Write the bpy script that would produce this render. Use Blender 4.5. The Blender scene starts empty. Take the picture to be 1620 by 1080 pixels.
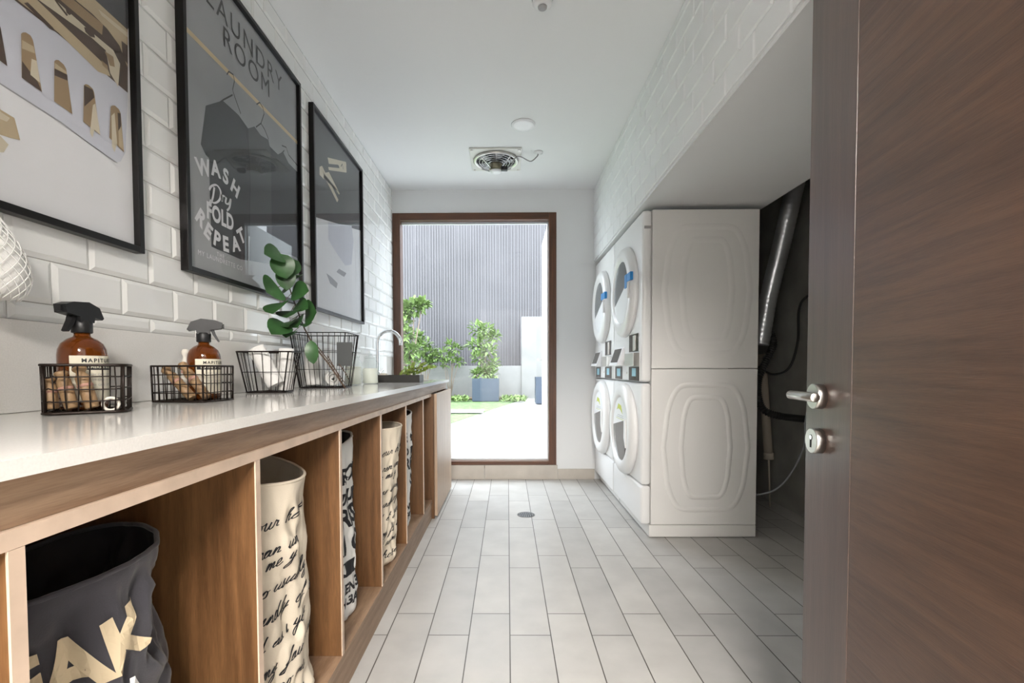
import bpy, bmesh, math, random
from mathutils import Vector, Matrix, noise
PI = math.pi
random.seed(7)
S = bpy.context.scene
COL = S.collection

# ------------------------------------------------------------------ camera
F_PX, CX, CY, YAW, PITCH, ROLL = 751.6, 796.0, 606.5, .0092, -.0311, -.003
EYE = Vector((0, 0, 1.02))
_c, _s = math.cos(YAW), math.sin(YAW)
FW = Vector((-_s * math.cos(PITCH), _c * math.cos(PITCH), math.sin(PITCH)))
_rt = Vector((_c, _s, 0)); _up = _rt.cross(FW)
RT = _rt * math.cos(ROLL) + _up * math.sin(ROLL)
UP = -_rt * math.sin(ROLL) + _up * math.cos(ROLL)
cam_d = bpy.data.cameras.new('camera'); cam = bpy.data.objects.new('camera', cam_d); COL.objects.link(cam)
cam_d.sensor_width = 36; cam_d.lens = F_PX / 1620 * 36
cam_d.shift_x = (810 - CX) / 1620; cam_d.shift_y = (CY - 540) / 1620
cam_d.clip_start = .02
M = Matrix((RT, UP, -FW)).transposed().to_4x4(); M.translation = EYE
cam.matrix_world = M
S.camera = cam

def at(x, y, Y):
    """point of the room at depth Y seen at a photo pixel"""
    d = FW + (x - CX) / F_PX * RT - (y - CY) / F_PX * UP
    return EYE + d * (Y / d.y)

# ------------------------------------------------------------------ world, lights, exposure
S.view_settings.view_transform = 'Standard'; S.view_settings.look = 'None'
S.view_settings.gamma = 1; S.view_settings.exposure = 1.55
S.view_settings.use_curve_mapping = False
S.cycles.max_bounces = 10; S.cycles.diffuse_bounces = 6; S.cycles.glossy_bounces = 4
S.cycles.transparent_max_bounces = 16; S.cycles.transmission_bounces = 8
S.cycles.sample_clamp_indirect = 6; S.cycles.use_denoising = True
S.cycles.caustics_refractive = False; S.cycles.caustics_reflective = False
W = bpy.data.worlds.new('sky'); S.world = W; W.use_nodes = True
bg = W.node_tree.nodes['Background']; bg.inputs[0].default_value = (.89, .945, 1, 1); bg.inputs[1].default_value = 3.0

def area(name, loc, rot, sx, sy, power, col, portal=False, spread=None):
    l = bpy.data.lights.new(name, 'AREA'); l.shape = 'RECTANGLE'; l.size = sx; l.size_y = sy
    l.energy = power; l.color = col
    if portal: l.cycles.is_portal = True
    if spread: l.spread = spread
    o = bpy.data.objects.new(name, l); COL.objects.link(o); o.location = loc; o.rotation_euler = rot
    return o
XL, XR, D, ZC = -1.045, .7875, 4.37, 2.647
area('window_portal', (-.3, D + .2, 1.29), (math.radians(-90), 0, 0), 1.36, 2.24, 1, (1, 1, 1), portal=True)
area('window_daylight', (-.3, D + .75, 3.15), (math.radians(-55), 0, 0), 1.5, 1.0, 8, (.86, .93, 1))
area('hall_fill_light', (.1, -1.75, 2.6), (math.radians(22), 0, 0), 1.3, .7, 175, (1, .94, .87))  # added unseen lamp, warm fill through the doorway onto the machine sides

# ------------------------------------------------------------------ mesh helper
def tag(o, label=None, cat=None, group=None, kind=None):
    if label: o['label'] = label
    if cat: o['category'] = cat
    if group: o['group'] = group
    if kind: o['kind'] = kind
    return o

def link(o, parent=None):
    COL.objects.link(o)
    if parent is not None: o.parent = parent
    return o

def thing(name, label, cat, loc=(0, 0, 0), rz=0, group=None):
    o = bpy.data.objects.new(name, None); o.empty_display_size = .05
    COL.objects.link(o); o.location = loc; o.rotation_euler = (0, 0, rz)
    return tag(o, label, cat, group)

def world_of(o):
    m = Matrix.Translation(o.location) @ o.rotation_euler.to_matrix().to_4x4()
    return (world_of(o.parent) @ m) if o.parent else m

class MB:
    def __init__(s): s.v = []; s.f = []; s.m = []; s.sm = []
    def add(s, vs, fs, mi=0, smooth=False):
        n = len(s.v); s.v += [Vector(v) for v in vs]
        for f in fs: s.f.append([i + n for i in f]); s.m.append(mi); s.sm.append(smooth)
        return s
    def box(s, x0, x1, y0, y1, z0, z1, mi=0, bev=0, xf=None):
        if bev:
            bm = bmesh.new(); bmesh.ops.create_cube(bm, size=1)
            for v in bm.verts: v.co = Vector((x0 + (v.co.x + .5) * (x1 - x0), y0 + (v.co.y + .5) * (y1 - y0), z0 + (v.co.z + .5) * (z1 - z0)))
            bmesh.ops.bevel(bm, geom=bm.edges[:], offset=bev, segments=2 if bev < .008 else 4, profile=.5, affect='EDGES')
            bm.verts.index_update()
            vs = [v.co.copy() for v in bm.verts]; fs = [[v.index for v in f.verts] for f in bm.faces]; bm.free()
            if xf: vs = [xf @ v for v in vs]
            return s.add(vs, fs, mi, bev >= .008)
        vs = [Vector((x, y, z)) for x in (x0, x1) for y in (y0, y1) for z in (z0, z1)]
        if xf: vs = [xf @ v for v in vs]
        return s.add(vs, [(0, 1, 3, 2), (4, 6, 7, 5), (0, 4, 5, 1), (2, 3, 7, 6), (0, 2, 6, 4), (1, 5, 7, 3)], mi)
    def prism(s, poly, axis, a, b, mi=0):
        """poly: 2D loop; axis: extrusion axis"""
        def P(u, v, w):
            return {'X': (w, u, v), 'Y': (u, w, v), 'Z': (u, v, w)}[axis]
        n = len(poly)
        vs = [P(u, v, a) for u, v in poly] + [P(u, v, b) for u, v in poly]
        fs = [list(range(n))[::-1], list(range(n, 2 * n))] + [(i, (i + 1) % n, n + (i + 1) % n, n + i) for i in range(n)]
        return s.add(vs, fs, mi)
    def tube(s, pts, r, seg=6, closed=False, mi=0, caps=True, rs=None):
        pts = [Vector(p) for p in pts]; n = len(pts); vs = []; fs = []
        nrm = None
        for i in range(n):
            if closed: t = (pts[(i + 1) % n] - pts[i - 1]).normalized()
            else: t = (pts[min(i + 1, n - 1)] - pts[max(i - 1, 0)]).normalized()
            if nrm is None:
                nrm = t.orthogonal().normalized()
            nrm = (nrm - t * nrm.dot(t)).normalized(); b = t.cross(nrm)
            rr = rs[i] if rs else r
            for k in range(seg):
                a = 2 * PI * k / seg
                vs.append(pts[i] + (nrm * math.cos(a) + b * math.sin(a)) * rr)
        for i in range(n if closed else n - 1):
            j = (i + 1) % n
            for k in range(seg):
                k2 = (k + 1) % seg
                fs.append((i * seg + k, i * seg + k2, j * seg + k2, j * seg + k))
        if not closed and caps:
            fs.append(list(range(seg))[::-1]); fs.append([(n - 1) * seg + k for k in range(seg)])
        return s.add(vs, fs, mi, True)
    def lathe(s, prof, seg=32, xf=None, mi=0, smooth=True, mis=None, caps=True):
        """prof: (radius, height) about local z"""
        vs = []; fs = []; n = len(prof)
        for r, h in prof:
            for k in range(seg):
                a = 2 * PI * k / seg; v = Vector((r * math.cos(a), r * math.sin(a), h))
                vs.append(xf @ v if xf else v)
        m = []
        for i in range(n - 1):
            for k in range(seg):
                k2 = (k + 1) % seg
                fs.append((i * seg + k, i * seg + k2, (i + 1) * seg + k2, (i + 1) * seg + k)); m.append(mis[i] if mis else mi)
        if caps: fs.append(list(range(seg))[::-1]); m.append(m[0]); fs.append([(n - 1) * seg + k for k in range(seg)]); m.append(m[-2])
        b = len(s.f); s.add(vs, fs, mi, smooth)
        if mis:
            for i, q in enumerate(m): s.m[b + i] = q
        if caps: s.sm[-1] = False; s.sm[-2] = False
        return s
    def build(s, name, mat, parent=None, label=None, local=False):
        me = bpy.data.meshes.new(name)
        vs = s.v
        if parent is not None and not local:
            inv = world_of(parent).inverted(); vs = [inv @ v for v in vs]
        me.from_pydata([tuple(v) for v in vs], [], s.f)
        mats = mat if isinstance(mat, (list, tuple)) else [mat]
        for m in mats: me.materials.append(m)
        for p, mi, sm in zip(me.polygons, s.m, s.sm): p.material_index = mi; p.use_smooth = sm
        bm = bmesh.new(); bm.from_mesh(me); bmesh.ops.recalc_face_normals(bm, faces=bm.faces[:])
        bm.to_mesh(me); bm.free(); me.update()
        o = bpy.data.objects.new(name, me); link(o, parent)
        if label: o['label'] = label
        return o

def struct(o): o['kind'] = 'structure'; return o

# ------------------------------------------------------------------ materials
def mat(name, col, rough=.5, metal=0, bump=None, noise_col=None, coat=0, trans=0, ior=1.45, spec=None, emit=None, sheen=0):
    m = bpy.data.materials.new(name); m.use_nodes = True; nt = m.node_tree; b = nt.nodes['Principled BSDF']
    b.inputs['Base Color'].default_value = (*col, 1); b.inputs['Roughness'].default_value = rough
    b.inputs['Metallic'].default_value = metal; b.inputs['Coat Weight'].default_value = coat
    b.inputs['Transmission Weight'].default_value = trans; b.inputs['IOR'].default_value = ior
    if spec is not None: b.inputs['Specular IOR Level'].default_value = spec
    if sheen: b.inputs['Sheen Weight'].default_value = sheen
    if emit: b.inputs['Emission Color'].default_value = (*emit[0], 1); b.inputs['Emission Strength'].default_value = emit[1]
    tc = nt.nodes.new('ShaderNodeTexCoord')
    if noise_col:   # (scale, amount, stretch xyz, detail)
        sc, amt, st = noise_col[:3]
        mp = nt.nodes.new('ShaderNodeMapping'); mp.inputs['Scale'].default_value = st
        nz = nt.nodes.new('ShaderNodeTexNoise'); nz.inputs['Scale'].default_value = sc; nz.inputs['Detail'].default_value = 6
        nt.links.new(tc.outputs['Object'], mp.inputs[0]); nt.links.new(mp.outputs[0], nz.inputs['Vector'])
        rp = nt.nodes.new('ShaderNodeMapRange'); rp.inputs[1].default_value = .3; rp.inputs[2].default_value = .7
        rp.inputs[3].default_value = 1 - amt; rp.inputs[4].default_value = 1 + amt
        nt.links.new(nz.outputs[0], rp.inputs[0])
        mx = nt.nodes.new('ShaderNodeVectorMath'); mx.operation = 'SCALE'; mx.inputs[0].default_value = col
        nt.links.new(rp.outputs[0], mx.inputs['Scale']); nt.links.new(mx.outputs[0], b.inputs['Base Color'])
    if bump:        # (scale, strength, stretch)
        sc, stg, st = bump
        mp = nt.nodes.new('ShaderNodeMapping'); mp.inputs['Scale'].default_value = st
        nz = nt.nodes.new('ShaderNodeTexNoise'); nz.inputs['Scale'].default_value = sc; nz.inputs['Detail'].default_value = 5
        nt.links.new(tc.outputs['Object'], mp.inputs[0]); nt.links.new(mp.outputs[0], nz.inputs['Vector'])
        bp = nt.nodes.new('ShaderNodeBump'); bp.inputs['Strength'].default_value = stg; bp.inputs['Distance'].default_value = .002
        nt.links.new(nz.outputs[0], bp.inputs['Height']); nt.links.new(bp.outputs[0], b.inputs['Normal'])
    return m

def wood(name, c1, c2, stretch, rough=.45, scale=9, bumpk=.25, coat=0):
    m = bpy.data.materials.new(name); m.use_nodes = True; nt = m.node_tree; b = nt.nodes['Principled BSDF']
    b.inputs['Roughness'].default_value = rough; b.inputs['Coat Weight'].default_value = coat; b.inputs['Coat Roughness'].default_value = .3
    tc = nt.nodes.new('ShaderNodeTexCoord'); mp = nt.nodes.new('ShaderNodeMapping'); mp.inputs['Scale'].default_value = stretch
    nt.links.new(tc.outputs['Object'], mp.inputs[0])
    n1 = nt.nodes.new('ShaderNodeTexNoise'); n1.inputs['Scale'].default_value = scale; n1.inputs['Detail'].default_value = 8; n1.inputs['Distortion'].default_value = .4
    n2 = nt.nodes.new('ShaderNodeTexNoise'); n2.inputs['Scale'].default_value = scale * 9; n2.inputs['Detail'].default_value = 4
    n3 = nt.nodes.new('ShaderNodeTexNoise'); n3.inputs['Scale'].default_value = scale * .22; n3.inputs['Detail'].default_value = 3
    for n in (n1, n2, n3): nt.links.new(mp.outputs[0], n.inputs['Vector'])
    a = nt.nodes.new('ShaderNodeMath'); a.operation = 'MULTIPLY_ADD'; a.inputs[1].default_value = .5
    nt.links.new(n2.outputs[0], a.inputs[0])
    nt.links.new(n1.outputs[0], a.inputs[2])
    a2 = nt.nodes.new('ShaderNodeMath'); a2.operation = 'MULTIPLY_ADD'; a2.inputs[1].default_value = .5
    nt.links.new(n3.outputs[0], a2.inputs[0]); nt.links.new(a.outputs[0], a2.inputs[2])
    r = nt.nodes.new('ShaderNodeValToRGB'); r.color_ramp.elements[0].position = .72; r.color_ramp.elements[1].position = 1.22
    mr = nt.nodes.new('ShaderNodeMapRange'); mr.inputs[1].default_value = .75; mr.inputs[2].default_value = 1.25
    r.color_ramp.elements[0].position = 0; r.color_ramp.elements[1].position = 1
    r.color_ramp.elements[0].color = (*c2, 1); r.color_ramp.elements[1].color = (*c1, 1)
    nt.links.new(a2.outputs[0], mr.inputs[0]); nt.links.new(mr.outputs[0], r.inputs[0]); nt.links.new(r.outputs[0], b.inputs['Base Color'])
    bp = nt.nodes.new('ShaderNodeBump'); bp.inputs['Strength'].default_value = bumpk; bp.inputs['Distance'].default_value = .0012
    nt.links.new(a.outputs[0], bp.inputs['Height']); nt.links.new(bp.outputs[0], b.inputs['Normal'])
    return m

def pane_mat(name, tint=(1, 1, 1), refl=1.0):
    m = bpy.data.materials.new(name); m.use_nodes = True; nt = m.node_tree; nt.nodes.clear()
    o = nt.nodes.new('ShaderNodeOutputMaterial'); t = nt.nodes.new('ShaderNodeBsdfTransparent'); t.inputs[0].default_value = (*tint, 1)
    g = nt.nodes.new('ShaderNodeBsdfGlossy'); g.inputs['Roughness'].default_value = .015
    fr = nt.nodes.new('ShaderNodeFresnel'); fr.inputs[0].default_value = 1.5
    mu = nt.nodes.new('ShaderNodeMath'); mu.operation = 'MULTIPLY'; mu.inputs[1].default_value = refl
    mx = nt.nodes.new('ShaderNodeMixShader')
    ge = nt.nodes.new('ShaderNodeNewGeometry'); iv = nt.nodes.new('ShaderNodeMath'); iv.operation = 'SUBTRACT'; iv.inputs[0].default_value = 1
    m2 = nt.nodes.new('ShaderNodeMath'); m2.operation = 'MULTIPLY'; nt.links.new(ge.outputs['Backfacing'], iv.inputs[1])
    nt.links.new(fr.outputs[0], mu.inputs[0]); nt.links.new(mu.outputs[0], m2.inputs[0]); nt.links.new(iv.outputs[0], m2.inputs[1]); nt.links.new(m2.outputs[0], mx.inputs[0]); nt.links.new(t.outputs[0], mx.inputs[1]); nt.links.new(g.outputs[0], mx.inputs[2])
    nt.links.new(mx.outputs[0], o.inputs[0])
    return m

M_plaster = mat('white plaster', (.74, .75, .76), .8, bump=(60, .05, (1, 1, 1)))
M_ceil = mat('white ceiling paint', (.80, .81, .82), .85)
M_tile = mat('white glazed tile', (.80, .80, .785), .07, bump=(7, .12, (1, 1, 1)))
M_grout = mat('grey grout', (.42, .40, .37), .9)
M_tile_r = mat('white satin tile', (.78, .79, .80), .35)
M_grout_r = mat('pale grout', (.36, .36, .36), .9)
M_quartz = mat('white quartz', (.72, .70, .67), .1, noise_col=(300, .04, (1, 1, 1)))
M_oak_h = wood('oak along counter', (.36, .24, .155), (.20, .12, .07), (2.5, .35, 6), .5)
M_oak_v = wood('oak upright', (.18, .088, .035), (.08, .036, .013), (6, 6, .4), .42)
M_oak_lit = wood('window lit oak upright', (.50, .37, .27), (.36, .25, .17), (6, 6, .4), .45)  # window light on the cupboard doors painted in as a lighter oak
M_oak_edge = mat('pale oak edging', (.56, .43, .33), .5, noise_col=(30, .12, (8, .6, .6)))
M_frame_wood = wood('red brown frame wood', (.13, .05, .022), (.06, .023, .011), (8, 8, .5), .35)
M_frame_wood_h = wood('red brown frame wood across', (.13, .05, .022), (.06, .023, .011), (.5, 8, 8), .35)
M_door_h = wood('dark walnut across', (.105, .054, .032), (.050, .025, .015), (.9, .9, 16), .36, scale=5, bumpk=.5, coat=.22)
M_door_v = wood('dark walnut upright', (.095, .058, .044), (.055, .033, .026), (10, 10, .5), .32, scale=5, bumpk=.25, coat=.3)
M_steel = mat('brushed steel', (.62, .60, .57), .28, 1, bump=(80, .1, (1, 20, 1)))
M_chrome = mat('chrome', (.75, .76, .78), .12, 1)
M_black = mat('black plastic', (.010, .010, .011), .42)
M_blackframe = mat('black lacquer frame', (.008, .007, .007), .3, spec=.3)
M_wire = mat('dark wire', (.016, .011, .009), .4, .5)
M_wire2 = mat('rusty brown wire', (.018, .011, .008), .4, .5)
M_white = mat('white enamel', (.80, .80, .80), .28)
M_white_side = mat('white painted steel side', (.74, .73, .71), .45)
M_plastic_w = mat('white plastic', (.82, .83, .85), .3)
M_grey_pl = mat('grey plastic', (.35, .35, .36), .4)
M_dkglass = mat('dark door glass', (.02, .02, .022), .06, coat=.5)
M_greyglass = mat('grey door glass', (.14, .15, .16), .1)
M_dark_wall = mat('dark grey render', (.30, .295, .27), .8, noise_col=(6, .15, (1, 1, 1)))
M_galv = mat('galvanised duct', (.52, .53, .55), .3, .9, noise_col=(4, .2, (1, 1, 1)))
M_rubber = mat('black hose rubber', (.012, .012, .012), .45)
M_pvc = mat('beige pipe', (.42, .37, .30), .5)
M_clear = mat('clear hose', (.30, .32, .33), .25)
M_amber = mat('amber glass', (.20, .048, .004), .04, trans=.6, ior=1.3, coat=.6)
M_paper = mat('cream label paper', (.68, .64, .52), .7)
M_ink = mat('black ink', (.015, .015, .018), .7)
M_white_ink = mat('white print', (.80, .80, .78), .6)
M_towel = mat('white towelling', (.76, .75, .73), .95, bump=(260, .6, (1, 1, 1)), sheen=.3)
M_peg = wood('pale peg wood', (.38, .245, .13), (.24, .145, .07), (3, 3, 3), .55)
M_pegw = mat('whitewashed wood', (.72, .68, .60), .6)
M_twine = mat('twine', (.40, .22, .17), .9)
M_leaf = mat('eucalyptus leaf', (.035, .10, .03), .35, noise_col=(14, .35, (1, 1, 1)))
M_stem = mat('brown stem', (.09, .055, .035), .6)
M_jar = mat('jar glass', (.80, .86, .84), .03, trans=.8, ior=1.15)
M_salt = mat('white soap powder', (.84, .85, .78), .9)
M_slate = mat('slate tag', (.075, .08, .082), .7)
M_tray = mat('black tray', (.02, .018, .016), .45)
M_net = mat('white net cotton', (.78, .77, .75), .9)
M_cream = mat('cream canvas', (.70, .62, .50), .85, bump=(350, .25, (1, 1, 1)))
M_whitebag = mat('white canvas', (.70, .70, .68), .85, bump=(350, .25, (1, 1, 1)))
M_blackbag = mat('charcoal canvas', (.045, .043, .052), .8, bump=(350, .25, (1, 1, 1)), sheen=.2)
M_gold = mat('cream print on black', (.66, .54, .36), .7)
M_blue = mat('blue tape', (.01, .20, .52), .5)
M_screen = mat('smoked display', (.05, .045, .042), .15)
M_cyan = mat('pale blue sticker', (.28, .52, .62), .5)
M_green_ink = mat('yellow green print', (.55, .60, .10), .6)
M_glass = pane_mat('window glass', (.97, .985, .99), 1.0)
M_picglass = pane_mat('picture glass', (.98, .98, .98), .8)
M_jarglass = pane_mat('clear jar glass', (.95, .97, .96), 1.6)
M_concrete = mat('pale garden wall render', (.19, .19, .185), .85, noise_col=(2, .1, (1, 1, 1)))
M_paving = mat('pale stone paving', (.40, .395, .385), .8)
M_lawn = mat('lawn', (.12, .19, .075), .9, noise_col=(12, .4, (1, 1, 1)))
M_soil = mat('soil', (.16, .12, .08), .95)
M_planter = mat('blue grey planter', (.035, .05, .075), .6)
M_leaf_out = mat('light green foliage', (.16, .24, .075), .6, noise_col=(3, .3, (1, 1, 1)))
M_trunk = mat('bark', (.18, .14, .11), .9)
M_screen_out = mat('grey lavender cladding', (.095, .09, .098), .3, noise_col=(.35, .4, (1, 1, .8)))
M_outdoor_white = mat('white door paint', (.80, .81, .82), .4)

# floor tile material
def floor_mat():
    m = bpy.data.materials.new('grey beige floor tile'); m.use_nodes = True; nt = m.node_tree; b = nt.nodes['Principled BSDF']
    tc = nt.nodes.new('ShaderNodeTexCoord'); sp = nt.nodes.new('ShaderNodeSeparateXYZ'); cb = nt.nodes.new('ShaderNodeCombineXYZ')
    nt.links.new(tc.outputs['Object'], sp.inputs[0])
    ax = nt.nodes.new('ShaderNodeMath'); ax.operation = 'SUBTRACT'; ax.inputs[1].default_value = .0066
    ay = nt.nodes.new('ShaderNodeMath'); ay.operation = 'SUBTRACT'; ay.inputs[1].default_value = 1.95
    nt.links.new(sp.outputs[0], ax.inputs[0]); nt.links.new(sp.outputs[1], ay.inputs[0])
    nt.links.new(ay.outputs[0], cb.inputs[0]); nt.links.new(ax.outputs[0], cb.inputs[1])
    br = nt.nodes.new('ShaderNodeTexBrick'); br.offset = .26; br.offset_frequency = 2
    br.inputs['Scale'].default_value = 1; br.inputs['Brick Width'].default_value = .6166; br.inputs['Row Height'].default_value = .1567
    br.inputs['Mortar Size'].default_value = .0022; br.inputs['Mortar Smooth'].default_value = .2; br.inputs['Bias'].default_value = 0
    br.inputs['Color1'].default_value = (.50, .485, .46, 1); br.inputs['Color2'].default_value = (.41, .40, .385, 1); br.inputs['Mortar'].default_value = (.07, .06, .05, 1)
    nt.links.new(cb.outputs[0], br.inputs['Vector'])
    nz = nt.nodes.new('ShaderNodeTexNoise'); nz.inputs['Scale'].default_value = 6; nz.inputs['Detail'].default_value = 7
    nt.links.new(tc.outputs['Object'], nz.inputs['Vector'])
    mr = nt.nodes.new('ShaderNodeMapRange'); mr.inputs[1].default_value = .3; mr.inputs[2].default_value = .7; mr.inputs[3].default_value = .9; mr.inputs[4].default_value = 1.08
    nt.links.new(nz.outputs[0], mr.inputs[0])
    mx = nt.nodes.new('ShaderNodeVectorMath'); mx.operation = 'SCALE'; nt.links.new(br.outputs[0], mx.inputs[0]); nt.links.new(mr.outputs[0], mx.inputs['Scale'])
    nt.links.new(mx.outputs[0], b.inputs['Base Color'])
    r2 = nt.nodes.new('ShaderNodeMapRange'); r2.inputs[3].default_value = .3; r2.inputs[4].default_value = .5; nt.links.new(nz.outputs[0], r2.inputs[0]); nt.links.new(r2.outputs[0], b.inputs['Roughness'])
    bp = nt.nodes.new('ShaderNodeBump'); bp.inputs['Strength'].default_value = .6; bp.inputs['Distance'].default_value = .002; bp.invert = True
    nt.links.new(br.outputs['Fac'], bp.inputs['Height']); 
    bp2 = nt.nodes.new('ShaderNodeBump'); bp2.inputs['Strength'].default_value = .08; nt.links.new(nz.outputs[0], bp2.inputs['Height']); nt.links.new(bp.outputs[0], bp2.inputs['Normal'])
    nt.links.new(bp2.outputs[0], b.inputs['Normal'])
    return m
M_floor = floor_mat()

# ------------------------------------------------------------------ room shell
X2 = 2.02           # far wall of the recess
struct(MB().box(-1.2, 2.15, -3.2, D + .13, -.12, 0).build('floor', M_floor))
struct(MB().box(-1.2, 2.15, -3.2, D + .13, ZC, ZC + .12).build('ceiling', M_ceil))

def tiled(mb, put, u0, u1, v0, v1, ju, jv, tw, th, gap, inset, h0, h1):
    """running bond of tiles over a rectangle; put(u, v, h) gives the point"""
    r = math.floor((v0 - jv) / th)
    while jv + r * th < v1 - 1e-6:
        a, b = max(v0, jv + r * th), min(v1, jv + (r + 1) * th)
        if b - a > .012:
            off = ju + (tw / 2 if r % 2 else 0)
            k = math.floor((u0 - off) / tw)
            while off + k * tw < u1:
                c, d = max(u0, off + k * tw), min(u1, off + (k + 1) * tw)
                if d - c > .012:
                    g = gap / 2; i = min(inset, (d - c) / 2 - .003, (b - a) / 2 - .003)
                    o = [(c + g, a + g), (d - g, a + g), (d - g, b - g), (c + g, b - g)]
                    n = [(c + g + i, a + g + i), (d - g - i, a + g + i), (d - g - i, b - g - i), (c + g + i, b - g - i)]
                    vs = [put(*p, 0) for p in o] + [put(*p, h0) for p in o] + [put(*p, h1) for p in n]
                    fs = [(q, (q + 1) % 4, 4 + (q + 1) % 4, 4 + q) for q in range(4)] + [(4 + q, 4 + (q + 1) % 4, 8 + (q + 1) % 4, 8 + q) for q in range(4)] + [(8, 9, 10, 11)]
                    mb.add(vs, fs, 0)
                k += 1
        r += 1
wl = MB(); wl.box(XL - .15, XL - .007, -.2, D, 0, ZC, 1)
tiled(wl, lambda u, v, h: (XL - .008 + h, u, v), -.05, D, 1.128, ZC, 1.0912, 1.17, .2, .0995, .0022, .011, .003, .0085)
wl.box(XL - .007, XL - .004, -.05, D, 0, .93, 2)
struct(wl.build('wall_left', [M_tile, M_grout, M_plaster]))
wr = MB(); wr.box(XR + .008, 1.545, -.2, D, 2.0, ZC, 1)
tiled(wr, lambda u, v, h: (XR + .0105 - h, u, v), -.05, D, 2.0, ZC, 1.5523, 2.0, .2, .0995, .0034, .006, .005, .011)
wr.box(XR + .0, XR + .02, -.05, D, 1.997, 2.0, 2)
struct(wr.build('wall_right', [M_tile_r, M_grout_r, M_plaster]))
struct(MB().box(XR + .01, 1.545, -.05, D, 1.985, 1.9995).build('trim_1', M_plaster))          # soffit board
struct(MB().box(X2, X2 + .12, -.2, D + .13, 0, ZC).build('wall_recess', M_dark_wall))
# back wall with its opening
WX0, WX1, WZ0, WZ1 = XL, .448, .132, 2.438
wb = MB(); wb.box(XL - .15, X2, D, D + .13, WZ1, ZC); wb.box(WX1, X2, D, D + .13, 0, WZ1); wb.box(XL - .15, WX1, D, D + .13, 0, .10); wb.box(XL - .15, WX0, D, D + .13, .10, WZ1)
struct(wb.build('wall_back', M_plaster))
M_kerb = mat('beige kerb tile', (.50, .46, .41), .4, noise_col=(8, .08, (1, 1, 1)))
kb = MB(); kb.box(XL, -.215, D - .018, D + .125, .0, WZ0, bev=.003); kb.box(-.212, WX1 + .01, D - .018, D + .125, 0, WZ0, bev=.003)
struct(kb.build('trim_2', M_kerb))
kb = MB(); kb.box(WX1 + .013, .80, D - .012, D, 0, .095, bev=.002)
struct(kb.build('baseboard_back', M_kerb))
# front wall with the doorway the photograph is taken through
wf = MB(); wf.box(XL - .15, -.5, -.2, -.05, 0, ZC); wf.box(.56, X2, -.2, -.05, 0, ZC); wf.box(-.5, .56, -.2, -.05, 2.12, ZC)
struct(wf.build('wall_front', M_plaster))
wh = MB(); wh.box(-1.2, 2.15, -3.3, -3.2, 0, ZC); wh.box(-1.3, -1.2, -3.2, -.2, 0, ZC); wh.box(2.15, 2.25, -3.2, -.2, 0, ZC)
struct(wh.build('wall_hall', M_plaster))

# window
wf_ = MB(); fd0, fd1 = D - .012, D + .09
wf_.box(WX0, WX0 + .07, fd0, fd1, WZ0, WZ1, bev=.003); wf_.box(WX1 - .07, WX1, fd0, fd1, WZ0, WZ1, bev=.003)
wf_.box(WX0 + .07, WX1 - .07, fd0, fd1, WZ1 - .065, WZ1, 1, bev=.003); wf_.box(WX0 + .07, WX1 - .07, fd0, fd1, WZ0, WZ0 + .036, 1, bev=.003)
win = struct(wf_.build('window_1', [M_frame_wood, M_frame_wood_h]))
MB().box(WX0 + .07, WX1 - .07, D + .045, D + .051, WZ0 + .036, WZ1 - .065).build('pane', M_glass, win)
gb = MB()
for a in ((WX0 + .07, WX1 - .07, WZ1 - .085, WZ1 - .065), (WX0 + .07, WX1 - .07, WZ0 + .036, WZ0 + .05), (WX1 - .078, WX1 - .07, WZ0 + .05, WZ1 - .085)):
    gb.box(a[0], a[1], D + .052, D + .075, a[2], a[3])
gb.build('glazing_bead', M_plastic_w, win)

# ------------------------------------------------------------------ text helpers
def text_mesh(s, size, bold=0.0, spacing=1.0, shear=0):
    cu = bpy.data.curves.new('t', 'FONT'); cu.body = s; cu.size = size; cu.align_x = 'CENTER'; cu.align_y = 'CENTER'
    cu.offset = bold; cu.space_character = spacing; cu.shear = shear; cu.resolution_u = 4
    o = bpy.data.objects.new('t', cu); COL.objects.link(o)
    dg = bpy.context.evaluated_depsgraph_get(); me = bpy.data.meshes.new_from_object(o.evaluated_get(dg))
    bpy.data.objects.remove(o); bpy.data.curves.remove(cu)
    vs = [v.co.copy() for v in me.vertices]; fs = [list(p.vertices) for p in me.polygons]
    bpy.data.meshes.remove(me)
    return vs, fs

def cut_grid(vs, fs, step):
    bm = bmesh.new(); bv = [bm.verts.new(v) for v in vs]
    for f in fs:
        try: bm.faces.new([bv[i] for i in f])
        except ValueError: pass
    if not vs: return vs, fs
    for ax in (0, 1):
        lo = min(v[ax] for v in vs); hi = max(v[ax] for v in vs); t = lo + step
        while t < hi:
            co = Vector((0, 0, 0)); co[ax] = t; no = Vector((0, 0, 0)); no[ax] = 1
            bmesh.ops.bisect_plane(bm, geom=bm.verts[:] + bm.edges[:] + bm.faces[:], plane_co=co, plane_no=no, dist=1e-6)
            t += step
    bm.verts.index_update(); v2 = [v.co.copy() for v in bm.verts]; f2 = [[v.index for v in f.verts] for f in bm.faces]; bm.free()
    return v2, f2

def put_text(mb, s, size, fn, bold=0, spacing=1, rot=0, cu=0, cv=0, step=None, mi=0, sx=1, shear=0):
    vs, fs = text_mesh(s, size, bold, spacing, shear)
    if step: vs, fs = cut_grid(vs, fs, step)
    c, sn = math.cos(rot), math.sin(rot)
    out = []
    for v in vs:
        x, y = v.x * sx, v.y
        out.append(fn(cu + c * x - sn * y, cv + sn * x + c * y))
    mb.add(out, fs, mi)

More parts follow.
